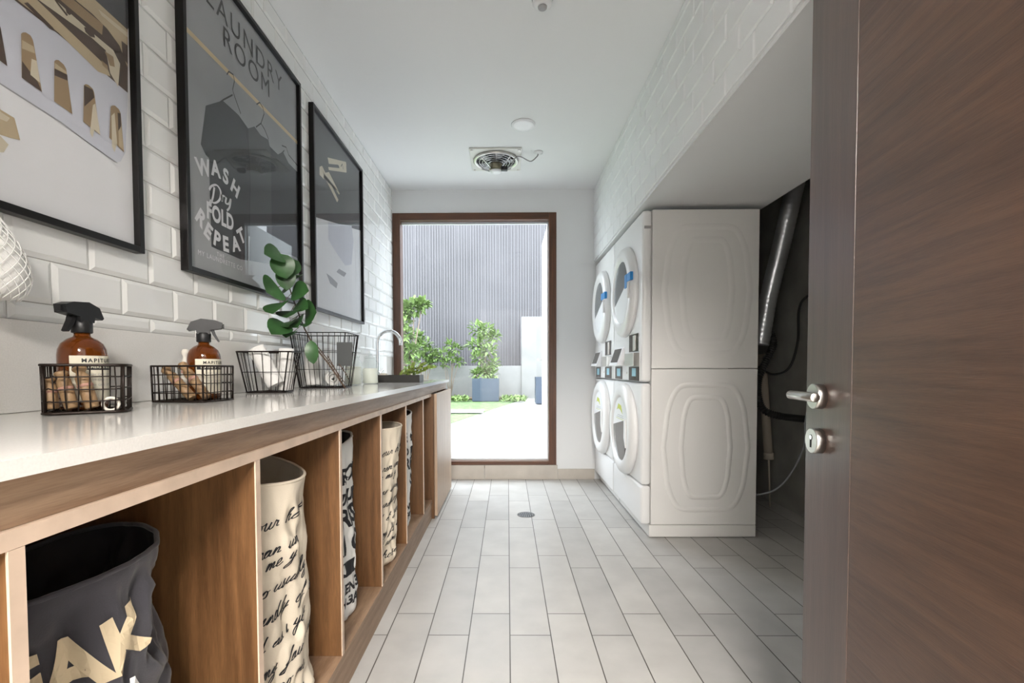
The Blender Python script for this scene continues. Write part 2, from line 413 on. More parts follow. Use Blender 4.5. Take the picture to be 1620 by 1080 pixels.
def catmull(pts, n=5):
    out = []; P = [pts[0]] + list(pts) + [pts[-1]]
    for i in range(1, len(P) - 2):
        for k in range(n):
            t = k / n; p0, p1, p2, p3 = P[i - 1], P[i], P[i + 1], P[i + 2]
            out.append(tuple(.5 * (2 * p1[j] + (p2[j] - p0[j]) * t + (2 * p0[j] - 5 * p1[j] + 4 * p2[j] - p3[j]) * t * t + (3 * p1[j] - p0[j] - 3 * p2[j] + p3[j]) * t ** 3) for j in (0, 1)))
    out.append(pts[-1]); return out

# handwriting: x-height 1, points joined along the baseline
GL = {
 'h': ([(0, .1), (.35, 1.2), (.45, 2.0), (.25, 1.9), (.2, .9), (.15, 0), (.3, .8), (.6, 1), (.62, .4), (.7, 0), (.95, .25)], .95),
 'k': ([(0, .1), (.35, 1.2), (.45, 2.0), (.25, 1.9), (.15, 0), (.3, .7), (.6, .95), (.5, .6), (.3, .5), (.6, .2), (.8, 0), (.95, .2)], .95),
 'l': ([(0, .1), (.3, 1.1), (.42, 2.0), (.22, 1.9), (.18, .6), (.25, 0), (.5, .2)], .5),
 't': ([(0, .1), (.25, 1.0), (.3, 1.6), (.22, .6), (.25, 0), (.5, .2)], .5),
 'd': ([(0, .2), (.4, .9), (.15, .7), (.1, .1), (.4, .1), (.55, 1.0), (.65, 1.9), (.55, .6), (.6, 0), (.85, .2)], .85),
 'o': ([(0, .2), (.3, .95), (.08, .6), (.12, .05), (.45, .1), (.5, .7), (.3, .95), (.5, .8), (.75, .85)], .75),
 'a': ([(0, .2), (.4, .9), (.12, .7), (.08, .1), (.38, .1), (.5, .9), (.48, .1), (.75, .2)], .75),
 'u': ([(0, .2), (.15, 1), (.1, .2), (.3, 0), (.5, .5), (.55, 1), (.52, .1), (.8, .2)], .8),
 'm': ([(0, .1), (.15, 1), (.1, 0), (.3, .85), (.42, .7), (.4, 0), (.6, .85), (.72, .7), (.7, .1), (.95, .2)], .95),
 'n': ([(0, .1), (.15, 1), (.1, 0), (.35, .9), (.5, .7), (.48, .1), (.75, .2)], .75),
 'r': ([(0, .1), (.2, 1.05), (.3, .85), (.45, .9), (.42, .2), (.65, .2)], .65),
 's': ([(0, .1), (.3, 1), (.3, .6), (.4, .2), (.15, 0), (.1, .15), (.6, .2)], .6),
 'e': ([(0, .2), (.35, .55), (.3, 1), (.1, .7), (.15, .05), (.4, .05), (.65, .3)], .65),
 'i': ([(0, .1), (.2, 1), (.15, .1), (.4, .2)], .4),
 'y': ([(0, .2), (.15, 1), (.12, .3), (.35, .2), (.5, 1), (.4, -.3), (.15, -1), (-.05, -.8), (.3, -.1), (.7, .3)], .7),
 'f': ([(0, .1), (.35, 1.2), (.5, 2), (.3, 1.8), (.15, .2), (-.05, -1), (.15, -.9), (.3, .1), (.6, .2)], .6),
 'g': ([(0, .2), (.4, .9), (.12, .7), (.1, .15), (.42, .3), (.5, .9), (.4, -.4), (.15, -1), (0, -.8), (.4, -.05), (.75, .2)], .75),
 ' ': (None, .6)}
def script_line(mb, s, size, fn, cu, cv, width, slant=.35, rot=0, mi=0, wide=1.75):
    """a handwritten line starting at (cu, cv)"""
    x = 0; run = []
    def flush(run):
        if len(run) < 3: return
        pts = catmull(run, 4); c, sn = math.cos(rot), math.sin(rot); vs = []; 
        for i, p in enumerate(pts):
            q0, q1 = pts[max(0, i - 1)], pts[min(len(pts) - 1, i + 1)]
            dx, dy = q1[0] - q0[0], q1[1] - q0[1]; L = math.hypot(dx, dy) or 1
            w = width * (.55 + .65 * abs(dy) / L) / 2
            # broad pen: heavier on the down strokes
            for sg in (-1, 1):
                X = p[0] * size + sg * w * (dy / L) ; Y = p[1] * size - sg * w * (dx / L)
                vs.append(fn(cu + c * X - sn * Y, cv + sn * X + c * Y))
        mb.add(vs, [(2 * i, 2 * i + 1, 2 * i + 3, 2 * i + 2) for i in range(len(pts) - 1)], mi)
    for ch in s:
        g, w = GL[ch]
        if g is None: flush(run); run = []; x += w; continue
        run += [((x + px + py * slant) * wide, py) for px, py in (g if not run else g[1:])]
        x += w
    flush(run)

# ------------------------------------------------------------------ cabinet under the worktop
XC = -.514; ZT = .93
cab = thing('open_shelving_cabinet', 'long oak cabinet of open laundry bag compartments under the white worktop', 'cabinet', (-.78, 1.6, 0))
top = MB(); top.box(XL, XC, -.04, 3.2, .834, .854); top.build('top_board', M_oak_edge, cab, 'pale oak board over the compartments')
ap = MB(); ap.box(XC - .03, XC - .008, -.04, 4.02, .8545, .9095); ap.build('apron', M_oak_h, cab)
MB().box(XL, XC, -.04, 3.2, .112, .13).build('bottom_board', M_oak_h, cab)
MB().box(XL + .03, XC - .004, -.04, 3.2, .0, .1115).build('plinth', M_oak_h, cab)
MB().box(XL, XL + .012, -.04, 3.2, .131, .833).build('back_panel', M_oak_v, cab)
PY = [-.022, .478, .958, 1.443, 1.913, 2.39, 2.88]
for y in PY:
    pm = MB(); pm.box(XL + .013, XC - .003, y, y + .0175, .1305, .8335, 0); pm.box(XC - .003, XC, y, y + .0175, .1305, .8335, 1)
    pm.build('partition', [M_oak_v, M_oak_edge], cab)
sc_ = thing('sink_cupboard', 'closed oak cupboard under the sink at the window end of the worktop', 'cabinet', (-.76, 3.6, 0))
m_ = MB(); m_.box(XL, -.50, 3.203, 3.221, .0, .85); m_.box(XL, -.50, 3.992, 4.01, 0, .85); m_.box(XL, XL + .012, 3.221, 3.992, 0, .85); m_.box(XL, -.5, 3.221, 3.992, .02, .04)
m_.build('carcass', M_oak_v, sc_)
MB().box(-.4985, -.479, 3.205, 3.603, .02, .852, bev=.0015).build('door', M_oak_lit, sc_)
MB().box(-.4985, -.479, 3.606, 4.008, .02, .852, bev=.0015).build('door', M_oak_lit, sc_)
# worktop with sink cut-out
SX0, SX1, SY0, SY1 = -.93, -.60, 3.45, 3.93
wt = thing('worktop', 'long white quartz worktop running over the oak cabinet to the sink', 'worktop', (-.77, 1.6, .91))
m_ = MB()
for a in ((XL, -.50, -.04, SY0), (XL, -.50, SY1, 4.06), (XL, SX0, SY0, SY1), (SX1, -.50, SY0, SY1)): m_.box(*a, .91, ZT)
m_.build('slab', M_quartz, wt)
MB().box(XL - .003, XL + .012, -.04, 4.06, ZT + .0005, 1.127, bev=.002).build('upstand', M_quartz, wt, 'tall smooth white upstand below the wall tiles')
sk = thing('sink', 'undermounted steel sink bowl in the worktop beneath the curved tap', 'sink', (-.765, 3.69, .73))
m_ = MB(); m_.box(SX0 - .01, SX0, SY0 - .01, SY1 + .01, .74, .909); m_.box(SX1, SX1 + .01, SY0 - .01, SY1 + .01, .74, .909); m_.box(SX0, SX1, SY0 - .01, SY0, .74, .909); m_.box(SX0, SX1, SY1, SY1 + .01, .74, .909); m_.box(SX0, SX1, SY0, SY1, .74, .748)
m_.build('bowl', M_steel, sk)
MB().lathe([(.04, 0), (.04, .004), (.03, .005)], 20, Matrix.Translation((-.765, 3.69, .748))).build('drain', M_chrome, sk)
# tap
tp = thing('gooseneck_tap', 'chrome gooseneck tap arching over the sink by the window', 'tap', (-.985, 3.6, ZT))
p = [(-.985, 3.6, ZT), (-.985, 3.6, ZT + .10), (-.985, 3.6, ZT + .29)]
for k in range(1, 13):
    a = PI - PI * k / 12 * 1.0; p.append((-.985 + .088 + .088 * math.cos(a), 3.6 + .0 * k, ZT + .29 + .088 * math.sin(a)))
p += [(-.809, 3.6, ZT + .27)]
MB().tube(p, .0125, 12).build('spout', M_chrome, tp)
MB().lathe([(.026, 0), (.026, .012), (.02, .016), (.02, .07), (.0135, .075)], 20, Matrix.Translation((-.985, 3.6, ZT))).build('base', M_chrome, tp)
MB().tube([(-.985, 3.62, ZT + .05), (-.985, 3.65, ZT + .055), (-.97, 3.70, ZT + .085)], .006, 8).build('lever', M_chrome, tp)

# ------------------------------------------------------------------ framed pictures
def picture(y0, y1, z0, z1, label):
    """frame on the left wall; returns (root, print plane function)"""
    X0 = XL + .001; r = thing('framed_poster', label, 'picture', (X0, (y0 + y1) / 2, z0), 0, 'large black framed posters on the tiled wall')
    w, t = .017, .027
    m = MB()
    m.box(X0, X0 + t, y0, y0 + w, z0, z1, bev=.0015); m.box(X0, X0 + t, y1 - w, y1, z0, z1, bev=.0015)
    m.box(X0, X0 + t, y0 + w, y1 - w, z0, z0 + w, bev=.0015); m.box(X0, X0 + t, y0 + w, y1 - w, z1 - w, z1, bev=.0015)
    m.build('frame', M_blackframe, r)
    MB().box(X0 + .0125, X0 + .0145, y0 + w, y1 - w, z0 + w, z1 - w).build('glass', M_picglass, r)
    a, b, c, d = y0 + w, y1 - w, z0 + w, z1 - w
    def fn(k=0):
        x = X0 + .0095 + .0002 * k
        return lambda u, v: Vector((x, a + (b - a) * u, c + (d - c) * v))
    return r, fn, (a, b, c, d)
def poly(mb, fn, pts, mi): mb.add([fn(*p) for p in pts], [list(range(len(pts)))], mi)

def grey_ramp_mat(name, c1, c2, sc=2):
    m = bpy.data.materials.new(name); m.use_nodes = True; nt = m.node_tree; b = nt.nodes['Principled BSDF']; b.inputs['Roughness'].default_value = .6
    tc = nt.nodes.new('ShaderNodeTexCoord'); nz = nt.nodes.new('ShaderNodeTexNoise'); nz.inputs['Scale'].default_value = sc; nz.inputs['Detail'].default_value = 5
    r = nt.nodes.new('ShaderNodeValToRGB'); r.color_ramp.elements[0].position = .3; r.color_ramp.elements[1].position = .7
    r.color_ramp.elements[0].color = (*c1, 1); r.color_ramp.elements[1].color = (*c2, 1)
    nt.links.new(tc.outputs['Object'], nz.inputs['Vector']); nt.links.new(nz.outputs[0], r.inputs[0]); nt.links.new(r.outputs[0], b.inputs['Base Color'])
    return m
P_grey = grey_ramp_mat('poster grey backdrop', (.27, .28, .29), (.42, .43, .44))
P_shirt = mat('poster shirt grey', (.045, .048, .052), .6); P_shirt2 = mat('poster shirt dark', (.03, .032, .036), .6)
P_shirt3 = mat('poster shirt fold', (.065, .068, .072), .6)
P_rail = mat('poster rail', (.62, .5, .3), .6); P_line = mat('poster line grey', (.03, .03, .03), .6)
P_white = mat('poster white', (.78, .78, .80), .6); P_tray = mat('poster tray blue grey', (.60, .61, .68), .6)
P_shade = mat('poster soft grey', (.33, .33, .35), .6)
P_wood1 = mat('poster wood light', (.50, .40, .26), .6); P_wood2 = mat('poster wood mid', (.33, .23, .13), .6); P_wood3 = mat('poster wood dark', (.08, .05, .035), .6)
P_cream = mat('poster cream', (.62, .55, .42), .6); P_dark = grey_ramp_mat('poster charcoal', (.06, .06, .063), (.085, .085, .09))

# poster with the pegs in a tray
r1, f1, (a1, b1, c1, d1) = picture(.47, 1.337, 1.345, 2.43, 'black framed poster of wooden pegs in a white tray, nearest the doorway')
m = MB(); MT = [P_white, P_tray, P_wood1, P_wood2, P_wood3, P_cream, P_shade, P_dark]
poly(m, f1(0), [(0, 0), (1, 0), (1, 1), (0, 1)], 0)
def art1(l, k, mi):
    out = []
    for x, y in l:
        edge = x <= -700; x /= 4.152; y /= 4.152
        d = FW + (x - CX) / F_PX * RT - (y - CY) / F_PX * UP; q = EYE + d * ((XL + .01) / d.x)
        u, v = (q.y - a1) / (b1 - a1), (q.z - c1) / (d1 - c1)
        if edge: v += .12 * u; u = 0
        out.append((min(1, max(0, u)), min(1, max(0, v))))
    poly(m, f1(k), out, mi)
art1([(-700, 20), (0, 545), (400, 800), (750, 1065), (790, 1060), (822, 1000), (836, 640), (836, 610), (400, 240), (90, 0), (-300, -330), (-700, -600)], 2, 1)
art1([(-700, 20), (0, 545), (400, 800), (750, 1065), (775, 1072), (400, 812), (0, 556), (-700, 32)], 3, 6)
art1([(836, 610), (400, 240), (90, 0), (-300, -330), (-700, -650), (-700, -1300), (200, -400), (620, 0), (836, 190)], 4, 4)
art1([(-700, -1300), (200, -400), (620, 0), (836, 190), (850, 190), (850, -900), (-700, -2500)], 4, 7)
art1([(110, 0), (60, -60), (150, -80), (240, 0), (700, 440), (722, 502), (640, 470), (380, 215)], 5, 2)
art1([(250, 0), (200, -60), (300, -60), (360, 0), (560, 180), (740, 330), (785, 420), (772, 570), (720, 480), (690, 330), (600, 250)], 6, 5)
art1([(390, 0), (300, -80), (400, -80), (480, 0), (672, 160), (666, 230), (520, 110)], 7, 3)
art1([(490, 0), (420, -70), (550, -70), (620, 0), (832, 195), (832, 440), (780, 300), (700, 190), (600, 90)], 8, 2)
art1([(640, 60), (832, 215), (832, 245), (660, 100)], 9, 5)
art1([(425, 62), (445, 66), (465, 90), (450, 100), (430, 84)], 10, 4); art1([(545, 178), (575, 182), (610, 215), (618, 248), (585, 240), (555, 210)], 10, 4)
art1([(680, 335), (738, 372), (748, 440), (715, 430), (700, 380)], 10, 3); art1([(792, 268), (832, 300), (832, 420), (800, 380)], 10, 4)
art1([(150, 20), (175, 15), (345, 185), (350, 205), (320, 190)], 10, 4); art1([(350, 0), (362, 0), (440, 100), (430, 105)], 10, 4)
art1([(660, 395), (700, 430), (705, 462), (668, 430)], 10, 3); art1([(-300, -330), (-200, -400), (60, -120), (100, -40), (40, -60)], 5, 5); art1([(-500, -700), (-350, -700), (100, -260), (60, -220)], 5, 2)
for hole in ([(130, 222), (142, 213), (162, 213), (192, 232), (208, 262), (216, 300), (268, 605), (135, 510)], [(349, 402), (360, 393), (378, 395), (412, 425), (428, 455), (433, 490), (468, 750), (348, 665)],
             [(544, 560), (556, 552), (575, 558), (602, 583), (611, 605), (617, 645), (650, 885), (540, 800)], [(720, 702), (730, 693), (748, 693), (775, 718), (786, 745), (790, 785), (808, 1000), (712, 905)],
             [(-180, -40), (-160, -50), (-110, -10), (-80, 60), (-75, 130), (-170, 130)], [(-60, 120), (-40, 110), (-5, 180), (5, 235), (40, 435), (-60, 360)]):
    art1(hole, 11, 3 if hole[0][0] > 0 else 4)
art1([(136, 262), (212, 305), (222, 352), (136, 318)], 12, 2); art1([(136, 400), (240, 540), (268, 605), (135, 510)], 12, 4); art1([(198, 385), (232, 400), (255, 545), (190, 490)], 13, 5)
art1([(352, 412), (428, 470), (432, 488), (352, 448)], 12, 2); art1([(350, 450), (434, 492), (437, 530), (350, 495)], 12, 4)
art1([(545, 560), (602, 590), (612, 640), (546, 700)], 12, 4); art1([(602, 690), (618, 680), (645, 840), (650, 885), (612, 850), (600, 905), (583, 870)], 13, 5)
art1([(724, 760), (745, 740), (762, 940), (745, 1000), (728, 960)], 13, 5); art1([(770, 860), (790, 820), (806, 990), (775, 960)], 13, 2); art1([(765, 740), (785, 745), (788, 830), (770, 860)], 13, 4)
art1([(-200, 560), (-60, 640), (0, 720), (90, 775), (105, 830), (128, 920), (60, 905), (0, 885), (-200, 800)], 5, 2); art1([(-160, 620), (0, 735), (60, 775), (40, 800), (-100, 740)], 6, 5)
art1([(-200, 800), (0, 895), (52, 950), (20, 1000), (-60, 1000), (-200, 900)], 5, 5)
m.build('print', MT, r1)

# poster with the hanging shirts
r2, f2, (a2, b2, c2, d2) = picture(1.52, 2.385, 1.338, 2.43, 'black framed grey poster of hanging shirts with laundry lettering, middle of the three')
m = MB(); MT = [P_grey, P_shirt, P_shirt2, P_shirt3, P_rail, P_line, P_white, P_shade]
poly(m, f2(0), [(0, 0), (1, 0), (1, 1), (0, 1)], 0)
def uv2(x, y):
    """poster coordinates of a photo point"""
    d = FW + (x - CX) / F_PX * RT - (y - CY) / F_PX * UP; q = EYE + d * ((XL + .01) / d.x)
    return ((q.y - a2) / (b2 - a2), (q.z - c2) / (d2 - c2))
cl = lambda q: (min(1, max(0, q[0])), min(1, max(0, q[1])))
def px(l): return [cl(uv2(*q)) for q in l]
poly(m, f2(3), px([(353, 160), (377, 182), (392, 203), (402, 215), (420, 225), (440, 245), (455, 263), (478, 290), (478, 420), (470, 408), (375, 365), (372, 262)]), 2)
poly(m, f2(4), px([(325, 167), (352, 159), (360, 170), (376, 181), (385, 203), (392, 225), (395, 290), (392, 412), (380, 410), (334, 390), (330, 250), (325, 245), (317, 228)]), 1)
poly(m, f2(5), px([(392, 203), (402, 200), (412, 214), (424, 221), (428, 240), (430, 418), (394, 412), (396, 290)]), 3)
poly(m, f2(6), px([(438, 245), (447, 240), (456, 258), (470, 272), (476, 285), (476, 408), (440, 400)]), 2)
poly(m, f2(7), px([(334, 385), (392, 405), (392, 409), (334, 389)]), 2)
# rail and hangers
q0, q1 = uv2(295, 47), uv2(466, 222)
q0 = (0, q0[1] + (0 - q0[0]) * (q1[1] - q0[1]) / (q1[0] - q0[0])); q1 = (1, q0[1] + (q1[1] - q0[1]) / (q1[0] - q0[0]))
poly(m, f2(8), [(0, q0[1] - .008), (1, q1[1] - .008), (1, q1[1] + .008), (0, q0[1] + .008)], 4)
def ribbon(mb, fn, pts, w, mi):
    vs = []
    for i, p in enumerate(pts):
        a_, b_ = pts[max(0, i - 1)], pts[min(len(pts) - 1, i + 1)]; dx, dy = (b_[0] - a_[0]), (b_[1] - a_[1]); L = math.hypot(dx, dy) or 1
        vs += [fn(p[0] - dy / L * w, p[1] + dx / L * w), fn(p[0] + dy / L * w, p[1] - dx / L * w)]
    mb.add(vs, [(2 * i, 2 * i + 1, 2 * i + 3, 2 * i + 2) for i in range(len(pts) - 1)], mi)
for pts in ([(358, 118), (361, 113), (368, 118), (370, 128), (367, 142), (370, 152), (380, 180)], [(367, 150), (352, 158), (346, 163)], [(405, 165), (410, 162), (415, 170), (417, 180), (412, 195), (404, 201)], [(412, 195), (418, 205), (424, 220)], [(445, 230), (452, 233), (456, 245), (470, 262)], [(449, 238), (441, 246)]):
    ribbon(m, f2(9), [uv2(*q) for q in pts], .0028, 5)
m.build('print', MT, r2)
W2, H2 = b2 - a2, d2 - c2
def fw2(k): 
    g = f2(k); return lambda u, v: g(u / W2, v / H2)
m = MB()
def T2(s, x, y, size, **kw):
    q = uv2(x, y); put_text(m, s, size, fw2(10), cu=q[0] * W2, cv=q[1] * H2, **kw)
T2('LAUNDRY', 393, 72, .106, spacing=1.22, mi=0); T2('ROOM', 392, 104, .106, spacing=1.18, mi=0)
T2('WASH  DRY  FOLD', 388, 127, .026, spacing=1.9, mi=1)
cx_, cz_ = uv2(352, 322); cx_ *= W2; cz_ *= H2
for s, x, y, rt_ in (('W', 321, 266, .3), ('A', 340, 268, .12), ('S', 356, 280, -.1), ('H', 371, 299, -.45)):
    T2(s, x, y, .074, bold=.003, rot=rt_, mi=2)
T2('FOLD', 348, 344, .078, bold=.003, spacing=1.05, mi=2, sx=.8)
for s, x, y, rt_ in (('R', 316, 345, -.6), ('E', 328, 366, -.5), ('P', 342, 379, -.2), ('E', 356, 387, 0.05), ('A', 372, 387, .3), ('T', 381, 374, .6)):
    T2(s, x, y, .074, bold=.003, rot=rt_, mi=2)
T2('THE', 348, 404, .02, spacing=1.4, mi=2); T2('MY LAUNDRETTE CO', 350, 413, .024, spacing=1.2, mi=2)
g = fw2(10)
def pen(pts, w=.0045):
    L = [uv2(*q) for q in pts]; L = [(u * W2, v * H2) for u, v in L]; L = catmull(L, 6)
    vs = []
    for i, p_ in enumerate(L):
        a_, b_ = L[max(0, i - 1)], L[min(len(L) - 1, i + 1)]; dx, dy = b_[0] - a_[0], b_[1] - a_[1]; l_ = math.hypot(dx, dy) or 1
        ww = w * (.6 + .5 * abs(dy) / l_); vs += [g(p_[0] - dy / l_ * ww, p_[1] + dx / l_ * ww), g(p_[0] + dy / l_ * ww, p_[1] - dx / l_ * ww)]
    m.add(vs, [(2 * i, 2 * i + 1, 2 * i + 3, 2 * i + 2) for i in range(len(L) - 1)], 2)
pen([(338, 296), (336, 310), (333, 320), (330, 318)]); pen([(330, 300), (334, 294), (342, 293), (348, 303), (346, 316), (338, 321), (331, 316)])
pen([(349, 308), (350, 318), (351, 310), (355, 311)]); pen([(357, 312), (356, 321), (361, 322), (364, 315), (362, 328), (358, 333)])
m.build('lettering', [P_line, P_shade, P_white], r2)

# poster with two pegs
r3, f3, (a3, b3, c3, d3) = picture(2.532, 3.39, 1.338, 2.425, 'black framed charcoal poster with two pale pegs, nearest the window')
m = MB(); poly(m, f3(0), [(0, 0), (1, 0), (1, 1), (0, 1)], 0)
def uv3(x, y):
    d = FW + (x - CX) / F_PX * RT - (y - CY) / F_PX * UP; q = EYE + d * ((XL + .01) / d.x)
    return ((q.y - a3) / (b3 - a3), (q.z - c3) / (d3 - c3))
def p3(l): return [cl(uv3(*q)) for q in l]
for k, l in enumerate(([(518, 249), (547, 256), (548, 262), (520, 259)], [(519, 264), (546, 267), (548, 273), (520, 269)], [(530, 252), (547, 256), (548, 272), (538, 271), (536, 263)],
          [(505, 264), (509, 262), (535, 316), (533, 320)], [(505, 275), (509, 270), (536, 308), (537, 306), (520, 272)], [(505, 264), (512, 272), (512, 284), (505, 276)])):
    poly(m, f3(2 + k), p3(l), 1)
q = uv3(541, 262); ribbon(m, f3(9), [(q[0] - .03, q[1] - .015), (q[0], q[1] + .01), (q[0] + .02, q[1] - .015)], .004, 2)
# bright window reflection painted into the lower part of the print
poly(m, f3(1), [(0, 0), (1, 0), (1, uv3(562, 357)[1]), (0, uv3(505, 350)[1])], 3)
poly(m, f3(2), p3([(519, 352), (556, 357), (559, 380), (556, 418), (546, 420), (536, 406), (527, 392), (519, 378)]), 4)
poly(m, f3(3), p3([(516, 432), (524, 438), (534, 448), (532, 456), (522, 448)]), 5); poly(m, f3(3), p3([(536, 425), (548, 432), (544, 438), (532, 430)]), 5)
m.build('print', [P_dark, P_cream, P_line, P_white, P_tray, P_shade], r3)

# ------------------------------------------------------------------ laundry bags
def bag(cx, cy, r0, r1, z1, seed, mat_, lining, label, ell=1.0, dip=0, wr=1.0):
    Z0 = .1305
    root = thing('laundry_bag', label, 'laundry bag', (cx, cy, Z0), 0, 'canvas laundry bags in the open compartments')
    rr = random.Random(seed); ph = [rr.uniform(0, 6.28) for _ in range(10)]; off = Vector((seed * 3.7, seed * 1.3, 0))
    def R(a, h):
        """radius at angle a, relative height h"""
        r = r0 + (r1 - r0) * h
        r += .007 * math.sin(3 * a + ph[0] + 3 * h) * (1 - .6 * h) + .003 * math.sin(4 * a + ph[1] - 5 * h)
        n = noise.noise(Vector((math.cos(a) * 2.2, math.sin(a) * 2.2, h * 3.2)) + off)
        n2 = noise.noise(Vector((math.cos(a) * 5, math.sin(a) * 5, h * 7)) + off)
        k = 1 if h < .88 else max(.15, (1 - h) / .12)
        r += wr * (-.034 * abs(n) + .008 * n2 - .014 * abs(n2)) * k + .008
        if h < .06: r -= .02 * (1 - h / .06) ** 2
        return r
    def P(a, h, o=0):
        z = Z0 + h * (z1 - Z0) + (.012 * math.sin(a + ph[5]) + .008 * math.sin(2 * a + ph[6])) * max(0, h - .7) / .3 - dip * max(0, h - .6) / .4 * (.5 + .5 * math.cos(a - math.radians(-125)))
        r = R(a, h) + o
        return Vector((cx + r * math.cos(a), cy + r * math.sin(a) * ell, z))
    NA, NH = 190, 96; b = MB(); vs = []; fs = []
    for j in range(NH + 1):
        for i in range(NA): vs.append(P(2 * PI * i / NA, j / NH))
    for j in range(NH):
        for i in range(NA): k = (i + 1) % NA; fs.append((j * NA + i, j * NA + k, (j + 1) * NA + k, (j + 1) * NA + i))
    fs.append([i for i in range(NA)][::-1]); b.add(vs, fs, 0, True)
    n0 = len(b.v); vs = []; fs = []
    for j in range(NH + 1):
        for i in range(NA): vs.append(P(2 * PI * i / NA, 1 - j / NH * .97, -.004))
    for j in range(NH):
        for i in range(NA): k = (i + 1) % NA; fs.append((j * NA + i, j * NA + k, (j + 1) * NA + k, (j + 1) * NA + i))
    fs.append([NH * NA + i for i in range(NA)]); b.add(vs, fs, 1, True)
    b.build('bag_body', [mat_, lining], root)
    hm = MB(); hm.tube([P(2 * PI * i / NA, 1, -.002) for i in range(NA)], .0042, 8, closed=True); hm.build('rim', mat_, root)
    return root, P, Z0, z1
def on_bag(P, Z0, z1, rad, o=.0018):
    return lambda u, v: P(u / rad, (v - Z0) / (z1 - Z0), o)   # u: arc length, v: height

# nearest: charcoal bag with pale block lettering
root, P, Z0, z1 = bag(-.75, .735, .200, .155, .735, 1, M_blackbag, M_ink, 'charcoal laundry bag with cream block letters in the compartment nearest the doorway', dip=.07, wr=1.7)
g = on_bag(P, Z0, z1, .195, .0032); A = lambda deg: math.radians(deg) * .195
for s, sz, bd, dg, z, mt_ in (('BREAK', .118, .005, -48, .595, M_gold), ('FOR LIFE, A', .052, .002, -38, .508, M_white_ink), ('LAUNDRY', .095, .003, -50, .41, M_white_ink)):
    m = MB(); put_text(m, s, sz, g, bold=bd, cu=A(dg), cv=z, rot=.16, step=.010, spacing=1.0); m.build('lettering', mt_, root)
# two cream bags with handwriting
LN = [('your houses', .665), ('ran un i', .60), ('for me y', .56), ('so usually', .50), ('kindly of us', .435), ('and as i you', .37), ('my fau is an', .31), ('and so me', .25), ('the house', .19)]
for (cx, cy, r0, r1, z1, sd, lab) in ((-.735, 1.215, .200, .188, .755, 2, 'cream laundry bag with black handwriting, in the large compartment second from the doorway'),
                                  (-.69, 2.165, .155, .195, .755, 4, 'cream laundry bag with black handwriting tapering to its foot, mid way along the cabinet')):
    root, P, Z0, z1 = bag(cx, cy, r0, r1, z1, sd, M_cream, M_cream, lab)
    g = on_bag(P, Z0, z1, .2)
    for k, (s, z) in enumerate(LN):
        m = MB(); script_line(m, s, .0165, g, -.165 + .03 * math.sin(k * 2.3), z - .03, .0034, rot=.12); m.build('lettering', M_ink, root)
# white bags with black print
for k, (cx, cy, r0, r1, z1, sd, lab) in enumerate(((-.745, 1.69, .185, .175, .76, 3, 'white laundry bag with heavy black print between the two handwritten bags'),
                                  (-.735, 2.65, .185, .185, .77, 5, 'white laundry bag with small black print and a teal foot, fifth along the cabinet'),
                                  (-.735, 3.05, .120, .132, .765, 6, 'pale laundry bag in the last narrow compartment beside the sink cupboard'))):
    root, P, Z0, z1 = bag(cx, cy, r0, r1, z1, sd, M_whitebag, M_blackbag, lab)
    g = on_bag(P, Z0, z1, .19); A = lambda deg: math.radians(deg) * .19
    for s, z, sz in (('WE LOVE OUR', .64, .075), ('SOFT AND PURE', .56, .06), ('E. O. FRESH', .49, .09), ('CARRI ON', .40, .10)):
        m = MB(); put_text(m, s, sz, g, bold=.003, cu=A(-28), cv=z, step=.014); m.build('lettering', M_ink, root)
    if k == 0:
        pts = [(A(-75) + (A(12) - A(-75)) * i / 20, z) for z in (.295, .345) for i in range(21)]
        m = MB(); m.add([g(*q) for q in pts], [(i, i + 1, 22 + i, 21 + i) for i in range(20)], 0); m.build('printed_band', M_ink, root)
    for s, z in (('CLEAN EN 30', .25), ('WASH 3A', .20)): m = MB(); put_text(m, s, .05, g, bold=.002, cu=A(-28), cv=z, step=.014); m.build('lettering', M_ink, root)

